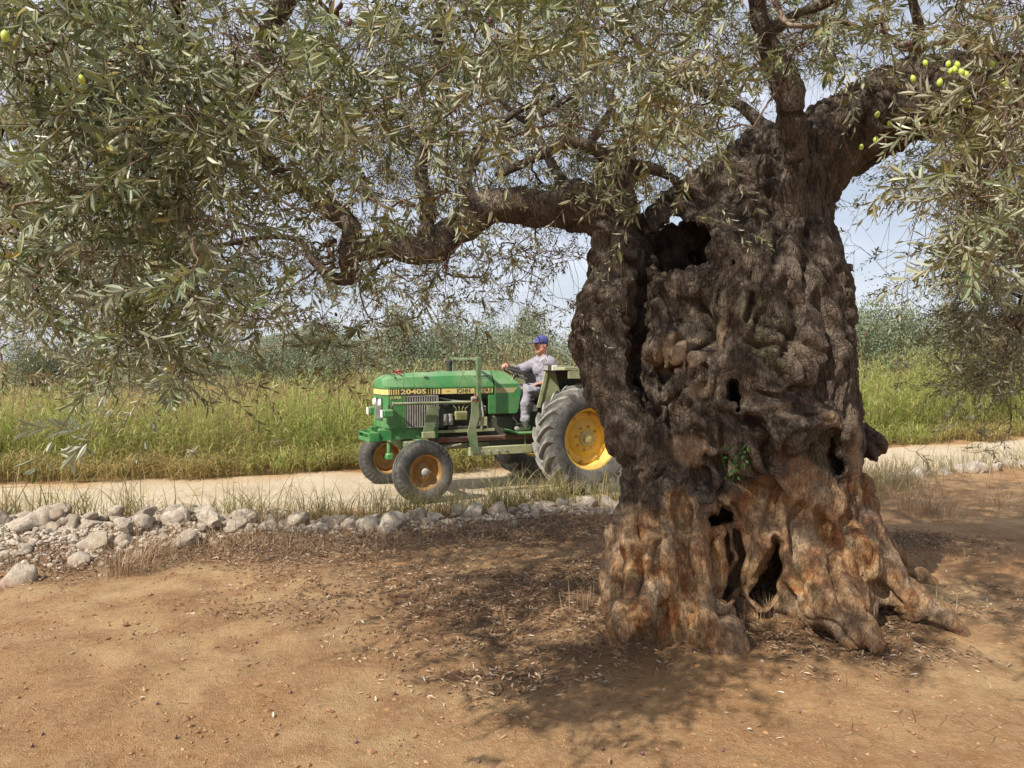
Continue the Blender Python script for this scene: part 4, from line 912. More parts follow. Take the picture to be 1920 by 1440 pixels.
# --- engine bay
T(MB().box(-1.16, -.42, -.17, .17, .80, 1.22, bev=.02), 'engine_block', M_ENG)
T(MB().box(-1.05, -.50, -.14, .14, 1.22, 1.285), 'cylinder_head', M_ENG)
pm = MB().box(-.84, -.66, .17, .255, .93, 1.05, bev=.012)
for i in range(4): pm.tube([(-.68 - i * .045, .22, 1.05), (-.68 - i * .045, .23, 1.09), (-.62 - i * .1, .20, 1.16)], .006, 6)
T(pm, 'injection_pump', paint('brassy_metal', (.20, .21, .08), .6, .5))
T(MB().tube([(-.60, .22, 1.02), (-.60, .22, .87)], .035, 12).tube([(-.52, .22, 1.02), (-.52, .22, .87)], .035, 12), 'fuel_filter', M_GRY, smooth=True)
T(MB().tube([(-.45, .20, 1.24), (-.62, .235, 1.20), (-.9, .24, 1.17), (-1.12, .22, 1.10)], .014, 8).tube([(-.9, .25, .86), (-.98, .26, .95), (-1.0, .24, 1.2)], .01, 8).tube([(-1.05, .22, 1.22), (-1.07, .25, 1.0), (-1.05, .24, .8)], .014, 8), 'hose', M_GRY, smooth=True)
T(MB().tube([(-.48, .20, 1.14), (-.56, .20, 1.14)], .05, 14), 'alternator', M_BLK, smooth=True); T(MB().tube([(-.98, .2, 1.05), (-1.12, .2, 1.05)], .045, 14), 'starter_motor', M_BLK, smooth=True)
T(MB().box(-.52, -.40, .18, .235, .84, 1.20, bev=.01).box(-1.12, -.56, .175, .225, .78, .85, bev=.01), 'side_cover', M_ENG)
T(MB().box(-1.25, -.40, .16, .24, .765, .80), 'engine_ledge', M_KHAKI)
# --- chassis
T(MB().box(-.42, .40, .17, .235, .70, .855, bev=.01).box(-.42, .40, -.235, -.17, .70, .855, bev=.01).box(-.42, .30, -.17, .17, .70, .73), 'front_frame', M_JG)
T(MB().box(-2.0, -.42, .16, .22, .63, .70, bev=.006).box(-2.0, -.42, -.22, -.16, .63, .70, bev=.006), 'side_rail', M_RUST)
T(MB().box(-1.85, -.40, .12, .18, .56, .61), 'lower_rail', M_OLV)
T(MB().box(-1.2, -.42, -.15, .15, .56, .80, bev=.03), 'oil_pan', M_ENG)
T(MB().box(-2.75, -1.16, -.20, .20, .50, 1.0, bev=.05), 'gearbox', M_ENG)
T(MB().box(-2.65, -2.15, -.32, .32, .48, .86, bev=.06).tube([(-2.4, -.70, .66), (-2.4, .70, .66)], .11, 18), 'rear_axle', M_ENG, smooth=True)
wb = MB().box(.40, .415, -.27, .27, .70, .80).box(.525, .54, -.27, .27, .70, .735).box(.525, .54, -.27, .27, .785, .80).box(.415, .54, -.285, -.27, .70, .805).box(.415, .54, .27, .285, .70, .805).box(.40, .54, -.27, .27, .688, .70)
for y in (-.265, -.005, .25): wb.box(.526, .539, y, y + .015, .735, .785)
T(wb, 'weight_bracket', M_JG)
T(MB().box(.24, .42, .2355, .262, .70, .84, bev=.005), 'bracket_plate', M_JG)
# front axle
T(MB().box(-.07, .07, -.66, .66, .60, .68, bev=.012).box(-.09, .09, -.16, .16, .58, .73, bev=.015), 'front_axle', M_OLV)
for sy in (1, -1):
    kp = T(MB().tube([(0, sy * .64, .74), (0, sy * .64, .70)], .045, 12).tube([(0, sy * .64, .70), (0, sy * .655, .40)], .032, 14).tube([(0, sy * .65, .37), (0, sy * .80, .345)], .04, 12).box(-.05, .05, sy * .64 - .05, sy * .64 + .05, .33, .42, bev=.012), 'kingpin', M_JG, smooth=True)
T(MB().tube([(-.16, -.64, .52), (-.16, .64, .52)], .015, 8).tube([(-.16, .2, .52), (-.75, .23, .60)], .014, 8).tube([(0, .66, .5), (-.16, .64, .52)], .015, 8), 'steering_linkage', M_GRY, smooth=True)
# loader guard frame
for sy in (1, -1):
    gp = T(MB().box(-.945, -.885, sy * .45 - .028, sy * .45 + .028, .98, 1.79, bev=.006), 'guard_post', M_OLV)
    T(MB().prism([(-.80, 1.19), (-.90, 1.19), (-.905, .99), (-.86, .85), (-.90, .50), (-.80, .50), (-.735, .78), (-.785, .98)], sy * .45 + .03, sy * .45 + .045), 'mounting_plate', M_OLV)
    T(MB().box(-1.72, -.78, sy * .44 - .03, sy * .44 + .03, .46, .575, bev=.006), 'loader_rail', M_KHAKI)
    T(MB().tube([(.27, sy * .42, 1.185), (-.84, sy * .44, 1.185)], .019, 12).tube([(.275, sy * .42, 1.185), (.262, sy * .42, 1.185)], .026, 12), 'brace_tube', M_OLV, smooth=True)
    T(MB().tube([(.265, sy * .42, 1.185), (.255, sy * .30, 1.12), (.25, sy * .27, 1.12)], .014, 8), 'brace_end', M_OLV)
    T(MB().prism([(-.40, 1.13), (-.235, 1.15), (-.16, .77), (-.30, .765)], sy * .33, sy * .345), 'bracket', M_OLV)
    T(MB().box(-.33, -.155, sy * .30, sy * .352, .715, .80, bev=.005), 'bracket_foot', M_KHAKI)
    T(MB().box(-1.04, -.95, sy * .40, sy * .46, .86, .98, bev=.005), 'guard_clamp', M_KHAKI)
T(MB().box(-.94, -.89, -.422, .422, 1.765, 1.785).box(-.90, -.885, -.422, .422, 1.755, 1.77), 'crossbar', M_OLV)
T(MB().tube([(-.80, .48, 1.235), (-.86, .48, 1.235)], .028, 12), 'roller', M_GRY, smooth=True)
T(MB().box(-.865, -.835, .4795, .50, 1.19, 1.29), 'hose_clip', M_RED)
for i in range(4): T(MB().tube([(-.95 - i * .12, .47, .515), (-.95 - i * .12, .485, .515)], .014, 8), 'bolt', M_GRY)
# work lamps on the nose
for sy in (1, -1):
    M_ = Matrix.Translation((.385, sy * .335, 1.06)) @ Matrix.Rotation(-math.pi / 2, 4, 'Z')
    wlmp = T(MB().add([(-.05 + .0, 0, 0)], []).box(.24, .39, sy * .335 - .05, sy * .335 + .05, 1.005, 1.115, bev=.022), 'work_lamp', M_JG)
    T(MB().box(.3905, .40, sy * .335 - .042, sy * .335 + .042, 1.013, 1.107), 'lens', M_LENS, wlmp)
    T(MB().tube([(.30, sy * .335, 1.115), (.30, sy * .30, 1.15), (.27, sy * .265, 1.16)], .009, 6), 'lamp_arm', M_BLK, wlmp)
# platform, seat, controls
for sy in (1, -1):
    T(MB().add([(-1.36, sy * .22, .80), (-1.36, sy * .50, .80), (-1.50, sy * .52, .745), (-1.95, sy * .52, .745), (-1.95, sy * .20, .745), (-1.50, sy * .20, .745), (-1.36, sy * .22, .79), (-1.36, sy * .50, .79), (-1.50, sy * .52, .73), (-1.95, sy * .52, .73), (-1.95, sy * .20, .73), (-1.50, sy * .20, .73)],
           [(0, 1, 2, 5), (5, 2, 3, 4), (6, 11, 8, 7), (11, 10, 9, 8), (1, 7, 8, 2), (2, 8, 9, 3), (3, 9, 10, 4), (4, 10, 11, 5), (5, 11, 6, 0), (0, 6, 7, 1)]), 'footplate', M_JG)
    T(MB().bar((-1.62, sy * .45, .735), (-1.62, sy * .45, .58), .03, .012, (1, 0, 0)).bar((-1.85, sy * .45, .735), (-1.85, sy * .45, .58), .03, .012, (1, 0, 0)), 'footplate_hanger', M_OLV)
T(MB().box(-2.42, -1.98, -.24, .24, 1.13, 1.21, bev=.03), 'seat_cushion', M_BLK); T(MB().box(-2.50, -2.42, -.23, .23, 1.17, 1.50, bev=.03), 'seat_back', M_BLK)
T(MB().box(-2.35, -2.05, -.14, .14, .98, 1.13, bev=.02), 'seat_base', M_ENG)
swh = Matrix.Translation((-1.70, 0, 1.555)) @ Matrix.Rotation(math.radians(-24.5), 4, 'Y') @ Matrix.Rotation(math.pi / 2, 4, 'X')
ring = [(.205 + .013 * math.cos(a), .013 * math.sin(a)) for a in [i * math.pi / 4 for i in range(8)]]
sw_ = T(MB().lathe(ring, 36, swh, closed=True), 'steering_wheel', M_BLK, smooth=True)
sp_ = MB()
for a in (90, 210, 330): sp_.tube([swh @ Vector((0, -.02, 0)), swh @ Vector((.2 * math.cos(math.radians(a)), 0, .2 * math.sin(math.radians(a))))], .008, 6)
T(sp_.tube([swh @ Vector((0, 0, 0)), swh @ Vector((0, -.04, 0))], .035, 12), 'spoke', M_BLK, sw_)
T(MB().tube([swh @ Vector((0, -.03, 0)), (-1.50, 0, 1.36)], .024, 10), 'steering_column', M_BLK)
for x, y, z, c in ((-1.62, .16, 1.36, M_RED), (-1.70, .13, 1.30, M_RED), (-1.66, .22, 1.17, M_RED), (-1.6, -.2, 1.36, M_BLK)):
    lv = T(MB().tube([(x + .06, y * .8, 1.02), (x, y, z)], .007, 6), 'lever', M_BLK); T(MB().tube([(x, y, z - .01), (x - .005, y, z + .04)], [.02, .016], 10), 'knob', c, lv, smooth=True)
T(MB().tube([(-1.50, .24, .98), (-1.58, .30, .86)], .01, 6).box(-1.64, -1.56, .26, .34, .84, .86), 'pedal', M_BLK)
# fenders
for sy in (1, -1):
    T(MB().prism([(-1.93, 1.60), (-2.06, 1.60), (-2.16, 1.20), (-2.15, .95), (-1.80, 1.10)], sy * .50, sy * .512), 'fender_gusset', M_KHAKI)
    T(MB().prism([(-2.062, 1.60), (-2.9, 1.60), (-3.0, 1.0), (-2.65, .95), (-2.152, .95), (-2.162, 1.20)], sy * .498, sy * .510), 'fender', M_BLK)  # inner panel coloured black to stand in for shade below the top plate
    T(MB().bar((-1.925, sy * .52, 1.61), (-1.79, sy * .52, 1.09), .045, .02, (0, 1, 0)), 'fender_edge', M_KHAKI)
    T(MB().box(-2.95, -1.95, sy * .56 - .08, sy * .56 + .42 if sy > 0 else sy * .56 + .08, 1.615, 1.652).box(-2.95, -2.0, sy * .98 - .012, sy * .98 + .002, 1.50, 1.603) if sy > 0 else MB().box(-2.95, -1.95, -.98, -.48, 1.605, 1.66), 'fender_top', M_KHAKI)
    lb = T(MB().box(-1.965, -1.88, sy * .60 - .12, sy * .60 + .12, 1.595, 1.69, bev=.012), 'fender_lamp', M_BLK)
    T(MB().box(-1.8795, -1.873, sy * .60 - .10, sy * .60 + .04, 1.61, 1.675), 'lens', M_GRY, lb); T(MB().box(-1.96, -1.885, sy * .60 + .1205, sy * .60 + .14, 1.605, 1.68, bev=.006) if sy > 0 else MB().box(-1.96, -1.885, -.74, -.7205, 1.605, 1.68), 'side_lens', M_WHT, lb)
# wheels
def wheel(x, y, z, sy, rear, steer=0):
    w = empty('wheel'); w.parent = TR; w.location = (x, y, z); w.rotation_euler = (0, 0, steer + (0 if sy > 0 else math.pi))
    w['label'] = ('big rear wheel with yellow rim and chevron lugs' if rear else 'small front wheel with orange rim')
    if not rear:
        R, hwid, rr = .395, .105, .215; n = 60; m = MB()
        base = [(rr, hwid * .72), (rr + .012, hwid * .86), (rr + .05, hwid * 1.02), (rr + .10, hwid * 1.06), (R - .045, hwid * 1.0), (R - .018, hwid * .90), (R - .004, hwid * .74), (R, hwid * .60), (R - .012, hwid * .56), (R - .012, hwid * .44), (R + .002, hwid * .40), (R + .002, hwid * .14), (R - .012, hwid * .10)]
        prof = base + [(a_, -b3) for a_, b3 in base[::-1]]; k = len(prof); n = 144
        for i in range(n):
            a = 2 * math.pi * i / n; notch = (i % 4) < 2
            for j, (r, yy) in enumerate(prof):
                if notch and abs(yy) > hwid * .73 and r > R - .03: r = r - .011; yy *= .97
                m.v.append((r * math.cos(a), yy, r * math.sin(a)))
        for i in range(n):
            for j in range(k - 1): m.f.append((i * k + j, ((i + 1) % n) * k + j, ((i + 1) % n) * k + j + 1, i * k + j + 1))
        m.build('tyre', M_TYF, w, True, angle=30)
        rim = MB().lathe([(rr - .002, .085), (rr + .014, .088), (rr + .014, .080), (rr, .070), (rr - .018, .055), (rr - .022, .01), (.135, -.012), (.10, .012), (.085, .03), (.001, .03)], 40).lathe([(rr - .002, -.085), (rr + .014, -.088), (rr - .018, -.055), (rr - .022, .0)], 40)
        rm = rim.build('rim', M_ORG, w, True)
        MB().lathe([(.055, .03), (.052, .075), (.045, .095), (.02, .105), (.001, .106)], 18).build('hub_cap', M_GRY, w, True)
        for i in range(6):
            a = i * math.pi / 3; MB().tube([(.082 * math.cos(a), .028, .082 * math.sin(a)), (.082 * math.cos(a), .045, .082 * math.sin(a))], .01, 6).build('bolt', M_GRY, w)
    else:
        R, hwid, rr = .705, .205, .415
        prof = [(rr, hwid * .74), (rr + .015, hwid * .86), (rr + .07, hwid * 1.0), (rr + .15, hwid * 1.06), (R - .07, hwid * 1.02), (R - .02, hwid * .90), (R + .005, hwid * .62), (R + .015, 0)]
        prof = prof + [(a_, -b3) for a_, b3 in prof[:-1][::-1]]
        MB().lathe(prof, 72).build('tyre', M_TYS, w, True, angle=30)
        # one lug: a curved bar from the centre line to the shoulder, swept back
        lug = MB(); P_ = []
        for q in range(6):
            f_ = q / 5; yy = -.012 + (hwid * 1.05 + .012) * f_; an = .34 * f_ ** .85; rb_ = (R + .008 - .006 * f_ - max(0, f_ - .55) * .13); rt_ = (.768 - .010 * f_ - max(0, f_ - .7) * .10); wd_ = .030 + .008 * f_
            for da, r_ in ((-wd_ / rb_, rb_ - .03), (-wd_ * .72 / rt_, rt_), (wd_ * .72 / rt_, rt_), (wd_ / rb_, rb_ - .03)): lug.v.append((r_ * math.cos(an + da), yy, r_ * math.sin(an + da)))
        for q in range(5):
            for c in range(4): lug.f.append((q * 4 + c, q * 4 + (c + 1) % 4, q * 4 + 4 + (c + 1) % 4, q * 4 + 4 + c))
        lug.f += [(0, 1, 2, 3), (23, 22, 21, 20)]
        l0 = lug.build('tread_lug', M_TYR, w); me_a = l0.data; me_b = me_a.copy(); me_b.transform(Matrix.Diagonal((1, -1, 1, 1))); me_b.flip_normals(); C.objects.unlink(l0); bpy.data.objects.remove(l0)
        for i in range(21):
            for mm, o_ in ((me_a, 0), (me_b, .5)):
                g_ = link('tread_lug', mm, w); g_.rotation_euler = (0, (i + o_) * 2 * math.pi / 21 * (1), 0)
        rim = MB().lathe([(rr - .004, .165), (rr + .018, .170), (rr + .020, .160), (rr - .002, .150), (rr - .020, .13), (rr - .03, .02), (rr - .045, .0), (rr - .05, -.02)], 56).lathe([(rr - .004, -.165), (rr + .018, -.17), (rr - .02, -.13), (rr - .03, -.02)], 56)
        rm = rim.build('rim', M_YEL, w, True)
        dsh = MB().lathe([(rr - .046, -.03), (rr - .06, -.005), (rr - .085, .0), (.27, -.015), (.20, .02), (.14, .028), (.001, .028)], 56).build('wheel_disc', M_YEL, w, True)
        MB().lathe([(.115, .029), (.112, .045), (.06, .05), (.055, .075), (.001, .08)], 24).build('hub', paint('hub_dull_yellow', (.50, .40, .14), .6, .4), w, True)
        for i in range(8):
            a = i * math.pi / 4 + .2
            MB().tube([(.165 * math.cos(a), .026, .165 * math.sin(a)), (.165 * math.cos(a), .05, .165 * math.sin(a))], .016, 6).build('bolt', M_ORG, w)
            a += .39; MB().box(-.02, .02, -.012, .018, rr - .095, rr - .048, Matrix.Rotation(a, 4, 'Y')).build('rim_clamp', M_ORG, w)
    return w
wheel(0.0, .80, .345, 1, False, math.radians(6)); wheel(0.0, -.80, .345, -1, False, math.radians(6))
wheel(-2.38, .80, .665, 1, True); wheel(-2.38, -.80, .665, -1, True)

# ------------------------------------------------------------------ the driver, sitting on the tractor seat (same local axes as the tractor)
PE = empty('person', TR.location[:], TR.rotation_euler.z)
prop(PE, 'man in a blue cap and grey overalls driving the tractor, hand on the wheel', 'person')
def skin_f(nt, b, out):
    n = N(nt); c = n.ramp(n.noise(n.obj(), 14, 4), [(.35, (.40, .17, .10)), (.65, (.52, .27, .18))]); n.l(c, b.inputs['Base Color']); b.inputs['Roughness'].default_value = .5
    b.inputs['Subsurface Weight'].default_value = .1; b.inputs['Subsurface Radius'].default_value = (.01, .004, .002)
M_SKIN = node_mat('sunburnt_skin', skin_f)
def cloth(name, c1, c2):
    def f(nt, b, out):
        n = N(nt); o = n.obj(); c = n.mix(n.ramp(n.noise(o, 6, 4), [(.35, 0.0), (.65, 1.0)]), c1, c2); n.l(c, b.inputs['Base Color']); b.inputs['Roughness'].default_value = .9
        n.bump(b, n.noise(o, 28, 3, .5, 1.0), .5, .012)
    return node_mat(name, f)
M_OVR = cloth('grey_overalls', (.225, .215, .255), (.31, .295, .335)); M_CAP = cloth('blue_cap', (.045, .055, .20), (.075, .085, .27)); M_BOOT = cloth('dull_boot', (.05, .065, .055), (.09, .10, .085)); M_SHOE = cloth('dusty_shoe', (.26, .23, .19), (.36, .33, .28)); M_HAIR = cloth('dark_hair', (.05, .04, .035), (.10, .085, .075))
def sdf_obj(S_, name, m, par, fold=0.0, seed=1, smooth=True):
    V, Q = S_.mesh()
    if fold:
        nn = vnormals(V, Q); V = V + nn * (fold * fbm(V * np.array([9, 9, 16.]) + seed, seed, 2))[:, None]
    return link(name, np_mesh(name, V, Q, smooth), par, m)
b = SDF((-2.48, -.46, .74), (-1.40, .46, 2.16), .0085)
b.chain([(-2.20, 0, 1.30, .125), (-2.19, 0, 1.45, .12), (-2.16, 0, 1.62, .135), (-2.15, 0, 1.72, .10)], .06, sq=(.85, 1.25, 1))
b.chain([(-2.15, 0, 1.74, .06), (-2.125, 0, 1.86, .056)], .03)
for s in (1, -1):
    b.chain([(-2.19, s * .09, 1.30, .09), (-1.78, s * .20, 1.295, .062), (-1.72, s * .25, 1.10, .055), (-1.72, s * .26, .86, .036)], .03)
    b.chain([(-1.74, s * .26, .80, .038), (-1.58, s * .27, .785, .028)], .03)
la = [(-2.15, .17, 1.73, .062), (-2.23, .29, 1.48, .044), (-2.05, .235, 1.405, .030)]; ra_ = [(-2.14, -.17, 1.73, .062), (-1.87, -.27, 1.60, .044), (-1.62, -.10, 1.665, .029)]
b.chain([(-2.15, 0, 1.72, .07), la[0]], .04); b.chain([(-2.15, 0, 1.72, .07), ra_[0]], .04); b.chain(la, .02); b.chain(ra_, .02)
# hands: palms and five fingers each
def hand(S_, wr, palm, dirf, side, curl, up):
    wr, palm, d, s_, u = (Vector(q) for q in (wr, palm, dirf, side, up)); d.normalize(); s_.normalize(); u.normalize()
    S_.chain([(*wr, .026), (*palm, .030)], .012, sq=(1, 1, 1))
    for k, (off, L) in enumerate(((.030, .070), (.010, .080), (-.010, .075), (-.029, .058))):
        r0 = palm + s_ * off * .8; k1 = palm + d * .035 + s_ * off; a1 = curl; 
        k2 = k1 + (d * math.cos(a1) - u * math.sin(a1)) * L * .5; k3 = k2 + (d * math.cos(a1 * 2) - u * math.sin(a1 * 2)) * L * .3; k4 = k3 + (d * math.cos(a1 * 2.8) - u * math.sin(a1 * 2.8)) * L * .25
        S_.chain([(*r0, .013), (*k1, .0105), (*k2, .0095), (*k3, .0088), (*k4, .0078)], .004)
    t0 = palm + s_ * .024 - d * .015; t1 = t0 + s_ * .022 + d * .018 - u * .008; t2 = t1 + d * .028 + s_ * .004 - u * .012 * (1 + curl)
    S_.chain([(*t0, .014), (*t1, .0115), (*t2, .0095)], .005)
hand(b, (-2.05, .235, 1.405), (-1.985, .215, 1.412), (1, -.25, -.05), (-.2, -1, 0), .22, (0, 0, 1))
hand(b, (-1.62, -.10, 1.665), (-1.565, -.062, 1.678), (1, .35, -.05), (-.3, 1, 0), .85, (.1, 0, 1))
# head, turned a little towards the roadside
H = Matrix.Translation((-2.105, .0, 1.965)) @ Matrix.Rotation(math.radians(14), 4, 'Z') @ Matrix.Scale(1.08, 4)
def hp(x, y, z): return tuple(H @ Vector((x, y, z)))
b.ell(hp(-.012, 0, .025), (.098, .078, .100), .03); b.chain([hp(.03, 0, -.03) + (.058,), hp(.05, 0, -.085) + (.036,)], .03)
b.chain([hp(-.03, 0, -.04) + (.062,), hp(-.035, 0, -.11) + (.05,)], .03)
for s in (1, -1):
    b.chain([hp(.02, s * .045, -.06) + (.028,), hp(.055, s * .018, -.09) + (.024,)], .02); b.ell(hp(.066, s * .030, -.018), (.022, .020, .018), .012)
    b.chain([hp(.078, s * .012, .026) + (.010,), hp(.070, s * .05, .026) + (.010,)], .01)
    b.ell(hp(-.015, s * .082, -.012), (.019, .010, .030), .008); b.ell(hp(.082, s * .031, .006), (.010, .013, .010), .008, True)
b.chain([hp(.085, 0, .018) + (.010,), hp(.108, 0, -.022) + (.013,)], .012); b.ell(hp(.100, .012, -.026), (.010, .008, .007), .006); b.ell(hp(.100, -.012, -.026), (.010, .008, .007), .006)
b.chain([hp(.086, -.022, -.058) + (.007,), hp(.094, 0, -.055) + (.008,), hp(.086, .022, -.058) + (.007,)], .006); b.chain([hp(.084, -.018, -.070) + (.007,), hp(.091, 0, -.070) + (.008,), hp(.084, .018, -.070) + (.007,)], .006)
body = sdf_obj(b, 'body', M_SKIN, PE)
for s in (1, -1):
    e_ = MB().lathe([(.0005, -.011), (.008, -.008), (.011, 0), (.008, .008), (.0005, .011)], 12, H @ Matrix.Translation((.074, s * .031, .006))).build('eye', M_WHT, PE, True)
    MB().lathe([(.0005, 0), (.0055, 0.0)], 10, H @ Matrix.Translation((.0858, s * .031, .005)) @ Matrix.Rotation(-math.pi / 2, 4, 'Z')).build('pupil', M_HAIR, e_)
o = SDF((-2.48, -.46, .84), (-1.5, .46, 1.86), .0105)
o.chain([(-2.20, 0, 1.30, .152), (-2.20, 0, 1.45, .150), (-2.165, 0, 1.62, .156), (-2.15, 0, 1.715, .112)], .06, sq=(.85, 1.22, 1))
for s in (1, -1): o.chain([(-2.19, s * .09, 1.31, .112), (-1.77, s * .20, 1.30, .086), (-1.715, s * .25, 1.13, .082), (-1.715, s * .258, .935, .074)], .035)
o.chain([(-2.15, 0, 1.71, .09), (-2.15, .18, 1.725, .082), (-2.24, .30, 1.48, .066), (-2.085, .245, 1.412, .046)], .03); o.chain([(-2.15, 0, 1.71, .09), (-2.14, -.18, 1.725, .082), (-1.87, -.28, 1.60, .064), (-1.665, -.125, 1.655, .044)], .03)
o.chain([(-2.15, 0, 1.76, .066), (-2.14, 0, 1.80, .062)], .02); o.chain([(-2.135, 0, 1.79, .050), (-2.12, 0, 1.86, .052)], .01, True)
o.ell((-2.06, .02, 1.79), (.05, .03, .05), .01, True)
ov = sdf_obj(o, 'overalls', M_OVR, PE, .016, 5)
T(MB().add([(-2.075, .012, 1.795), (-2.05, .05, 1.745), (-2.085, .10, 1.775), (-2.10, .065, 1.82)], [(0, 1, 2, 3)]).add([(-2.075, -.012, 1.795), (-2.05, -.05, 1.745), (-2.085, -.10, 1.775), (-2.10, -.065, 1.82)], [(0, 1, 2, 3)]), 'collar', M_OVR, PE, fix=False)
for s in (1, -1):
    q = SDF((-1.85, s * .27 - .09, .74), (-1.50, s * .27 + .09, 1.06), .008); q.chain([(-1.718, s * .258, 1.02, .058), (-1.72, s * .262, .86, .050), (-1.73, s * .263, .815, .048)], .02)
    sdf_obj(q, 'boot', M_BOOT, PE, .004, 9)
    q = SDF((-1.85, s * .27 - .09, .74), (-1.45, s * .27 + .09, .88), .007); q.chain([(-1.755, s * .262, .80, .042), (-1.66, s * .268, .795, .042), (-1.575, s * .275, .785, .034)], .02)
    sdf_obj(q, 'shoe', M_SHOE, PE)
c = SDF((-2.26, -.14, 1.95), (-1.86, .20, 2.16), .006); c.ell(hp(-.014, 0, .052), (.108, .088, .095), .02)
c.cap((-2.30, 0, 1.88), (-1.9, 0, 1.88), .115, .115, .01, True)
c.cap(hp(.05, 0, .045), hp(.150, 0, .030), .060, .052, .02, sq=(1.0, 1.15, .2), pad=.06)
sdf_obj(c, 'cap', M_CAP, PE)
hh = SDF((-2.26, -.13, 1.88), (-2.0, .13, 2.06), .006); hh.ell(hp(-.030, 0, .020), (.088, .083, .085), .02); hh.cap(hp(.115, 0, 0), hp(.115, 0, -.1), .115, .115, .01, True)
sdf_obj(hh, 'hair', M_HAIR, PE)

# ------------------------------------------------------------------ stones along the road
def m_stone(nt, b, out):
    n = N(nt); o = n.obj(); oi = n.new('ShaderNodeObjectInfo').outputs['Random']
    c = n.ramp(oi, [(0.0, (.52, .44, .34)), (.3, (.64, .56, .45)), (.6, (.60, .53, .43)), (.8, (.70, .62, .51)), (.93, (.36, .31, .26)), (1.0, (.52, .41, .30))])
    f = n.noise(o, 3.0, 6, .7); c = n.mix(n.ramp(f, [(.40, 0.0), (.62, .7)]), c, (.31, .22, .15)); g = n.noise(o, 14, 5, .7); c = n.mix(n.ramp(g, [(.54, 0.0), (.68, .5)]), c, (.24, .205, .17))
    c = n.mix(n.ramp(n.noise(o, 6, 4), [(.58, 0.0), (.72, .6)]), c, (.68, .62, .53)); zz = n.new('ShaderNodeSeparateXYZ'); n.l(n.geo(), zz.inputs[0]); c = n.mix(n.ramp(n.math('ADD', zz.outputs[2], n.math('MULTIPLY', g, .10)), [(.02, .75), (.13, 0.0)]), c, (.34, .20, .105))
    n.l(c, b.inputs['Base Color']); b.inputs['Roughness'].default_value = .92; n.bump(b, n.math('ADD', f, g), .7, .06)
M_STONE = node_mat('limestone', m_stone)
import bmesh
def stone_mesh(seed, sub=3):
    r_ = np.random.default_rng(seed); bm = bmesh.new(); bmesh.ops.create_icosphere(bm, subdivisions=sub, radius=1)
    V = np.array([v.co[:] for v in bm.verts]); 
    for k in range(11):
        d = unit(r_.normal(size=3)); h = r_.uniform(.50, .85); p = V @ d; V = V - np.outer(np.clip(p - h, 0, None) * .93, d)
    V = V * r_.uniform([.85, .7, .55], [1.25, 1.0, .85]); V = V + unit(V) * (.07 * fbm(V * 2.2 + seed, seed, 3))[:, None]
    for v, c_ in zip(bm.verts, V): v.co = c_
    me = bpy.data.meshes.new('stone'); bm.to_mesh(me); bm.free(); me.polygons.foreach_set('use_smooth', [True] * len(me.polygons)); me.set_sharp_from_angle(angle=math.radians(38)); me.materials.append(M_STONE); return me
SM = [stone_mesh(500 + i) for i in range(14)]
wallE = empty('stone_wall', (-1.5, 7.9, 0)); prop(wallE, 'low rubble wall of pale loose field stones edging the dirt road', 'stone wall')
wallR = empty('stone_wall', (7.0, 11.8, 0)); prop(wallR, 'far end of the pale stone edging, half buried in dry weeds right of the tree', 'stone wall')
rs = np.random.default_rng(5); placed = []
def wy(x): return ynear(x) - 0.72 + .08 * np.sin(x * 2.1)
def put_stone(x, y, s, par, lift=0.0):
    o_ = link('stone', SM[rs.integers(len(SM))], None); z = float(gz(x, y)); o_.scale = tuple(s * rs.uniform(.85, 1.15, 3)); o_.rotation_euler = (rs.normal(0, .35), rs.normal(0, .35), rs.uniform(0, 6.3))
    o_.location = (x, y, z + s * .16 + lift); under(o_, par)
# big ones in a row
x = -5.6
while x < 1.35:
    s = float(rs.choice([.07, .10, .13, .17], p=[.4, .33, .18, .09])) * (.98 if x < -2 else .85); put_stone(x, float(wy(x)) + rs.normal(0, .07), s, wallE); placed.append((x, s)); x += s * rs.uniform(1.3, 2.0)
# named stones of the photo
for px, py, d, s in ((105, 1000, 7.5, .15), (55, 1010, 7.3, .17), (340, 975, 8.1, .19), (450, 985, 7.9, .16), (520, 975, 8.3, .17), (690, 985, 7.85, .17), (735, 985, 7.9, .17), (785, 975, 8.15, .16), (885, 965, 8.4, .15), (935, 965, 8.5, .15), (1000, 942, 8.95, .13), (1058, 942, 9.0, .11), (1030, 950, 8.9, .08), (30, 1085, 6.1, .16), (150, 1040, 6.6, .13), (620, 988, 7.9, .12), (345, 1010, 7.2, .15), (180, 1010, 7.0, .15), (1140, 948, 9.0, .14), (1180, 945, 9.1, .14)):
    p = W(px, py, d); put_stone(float(p[0]), float(p[1]), s, wallE, .0)
for _ in range(44):   # second course and the spilled heap at the left
    x = rs.uniform(-5.6, -1.2); y = float(wy(x)) + rs.normal(-.15, .16) ; put_stone(x, y, rs.uniform(.06, .13), wallE, rs.uniform(.0, .09) * (x < -2.6))
for _ in range(55):
    x = -5.4 + abs(rs.normal(0, 1.1)); y = float(wy(x)) - abs(rs.normal(0, .55)); put_stone(x, y, rs.uniform(.035, .10), wallE)
for _ in range(60):
    x = rs.uniform(-5, 1.3); put_stone(x, float(wy(x)) - abs(rs.normal(.15, .18)), rs.uniform(.035, .07), wallE)
for _ in range(34):
    x = rs.uniform(3.4, 11.0); put_stone(x, float(wy(x)) + rs.normal(.1, .12), rs.uniform(.09, .19), wallR)
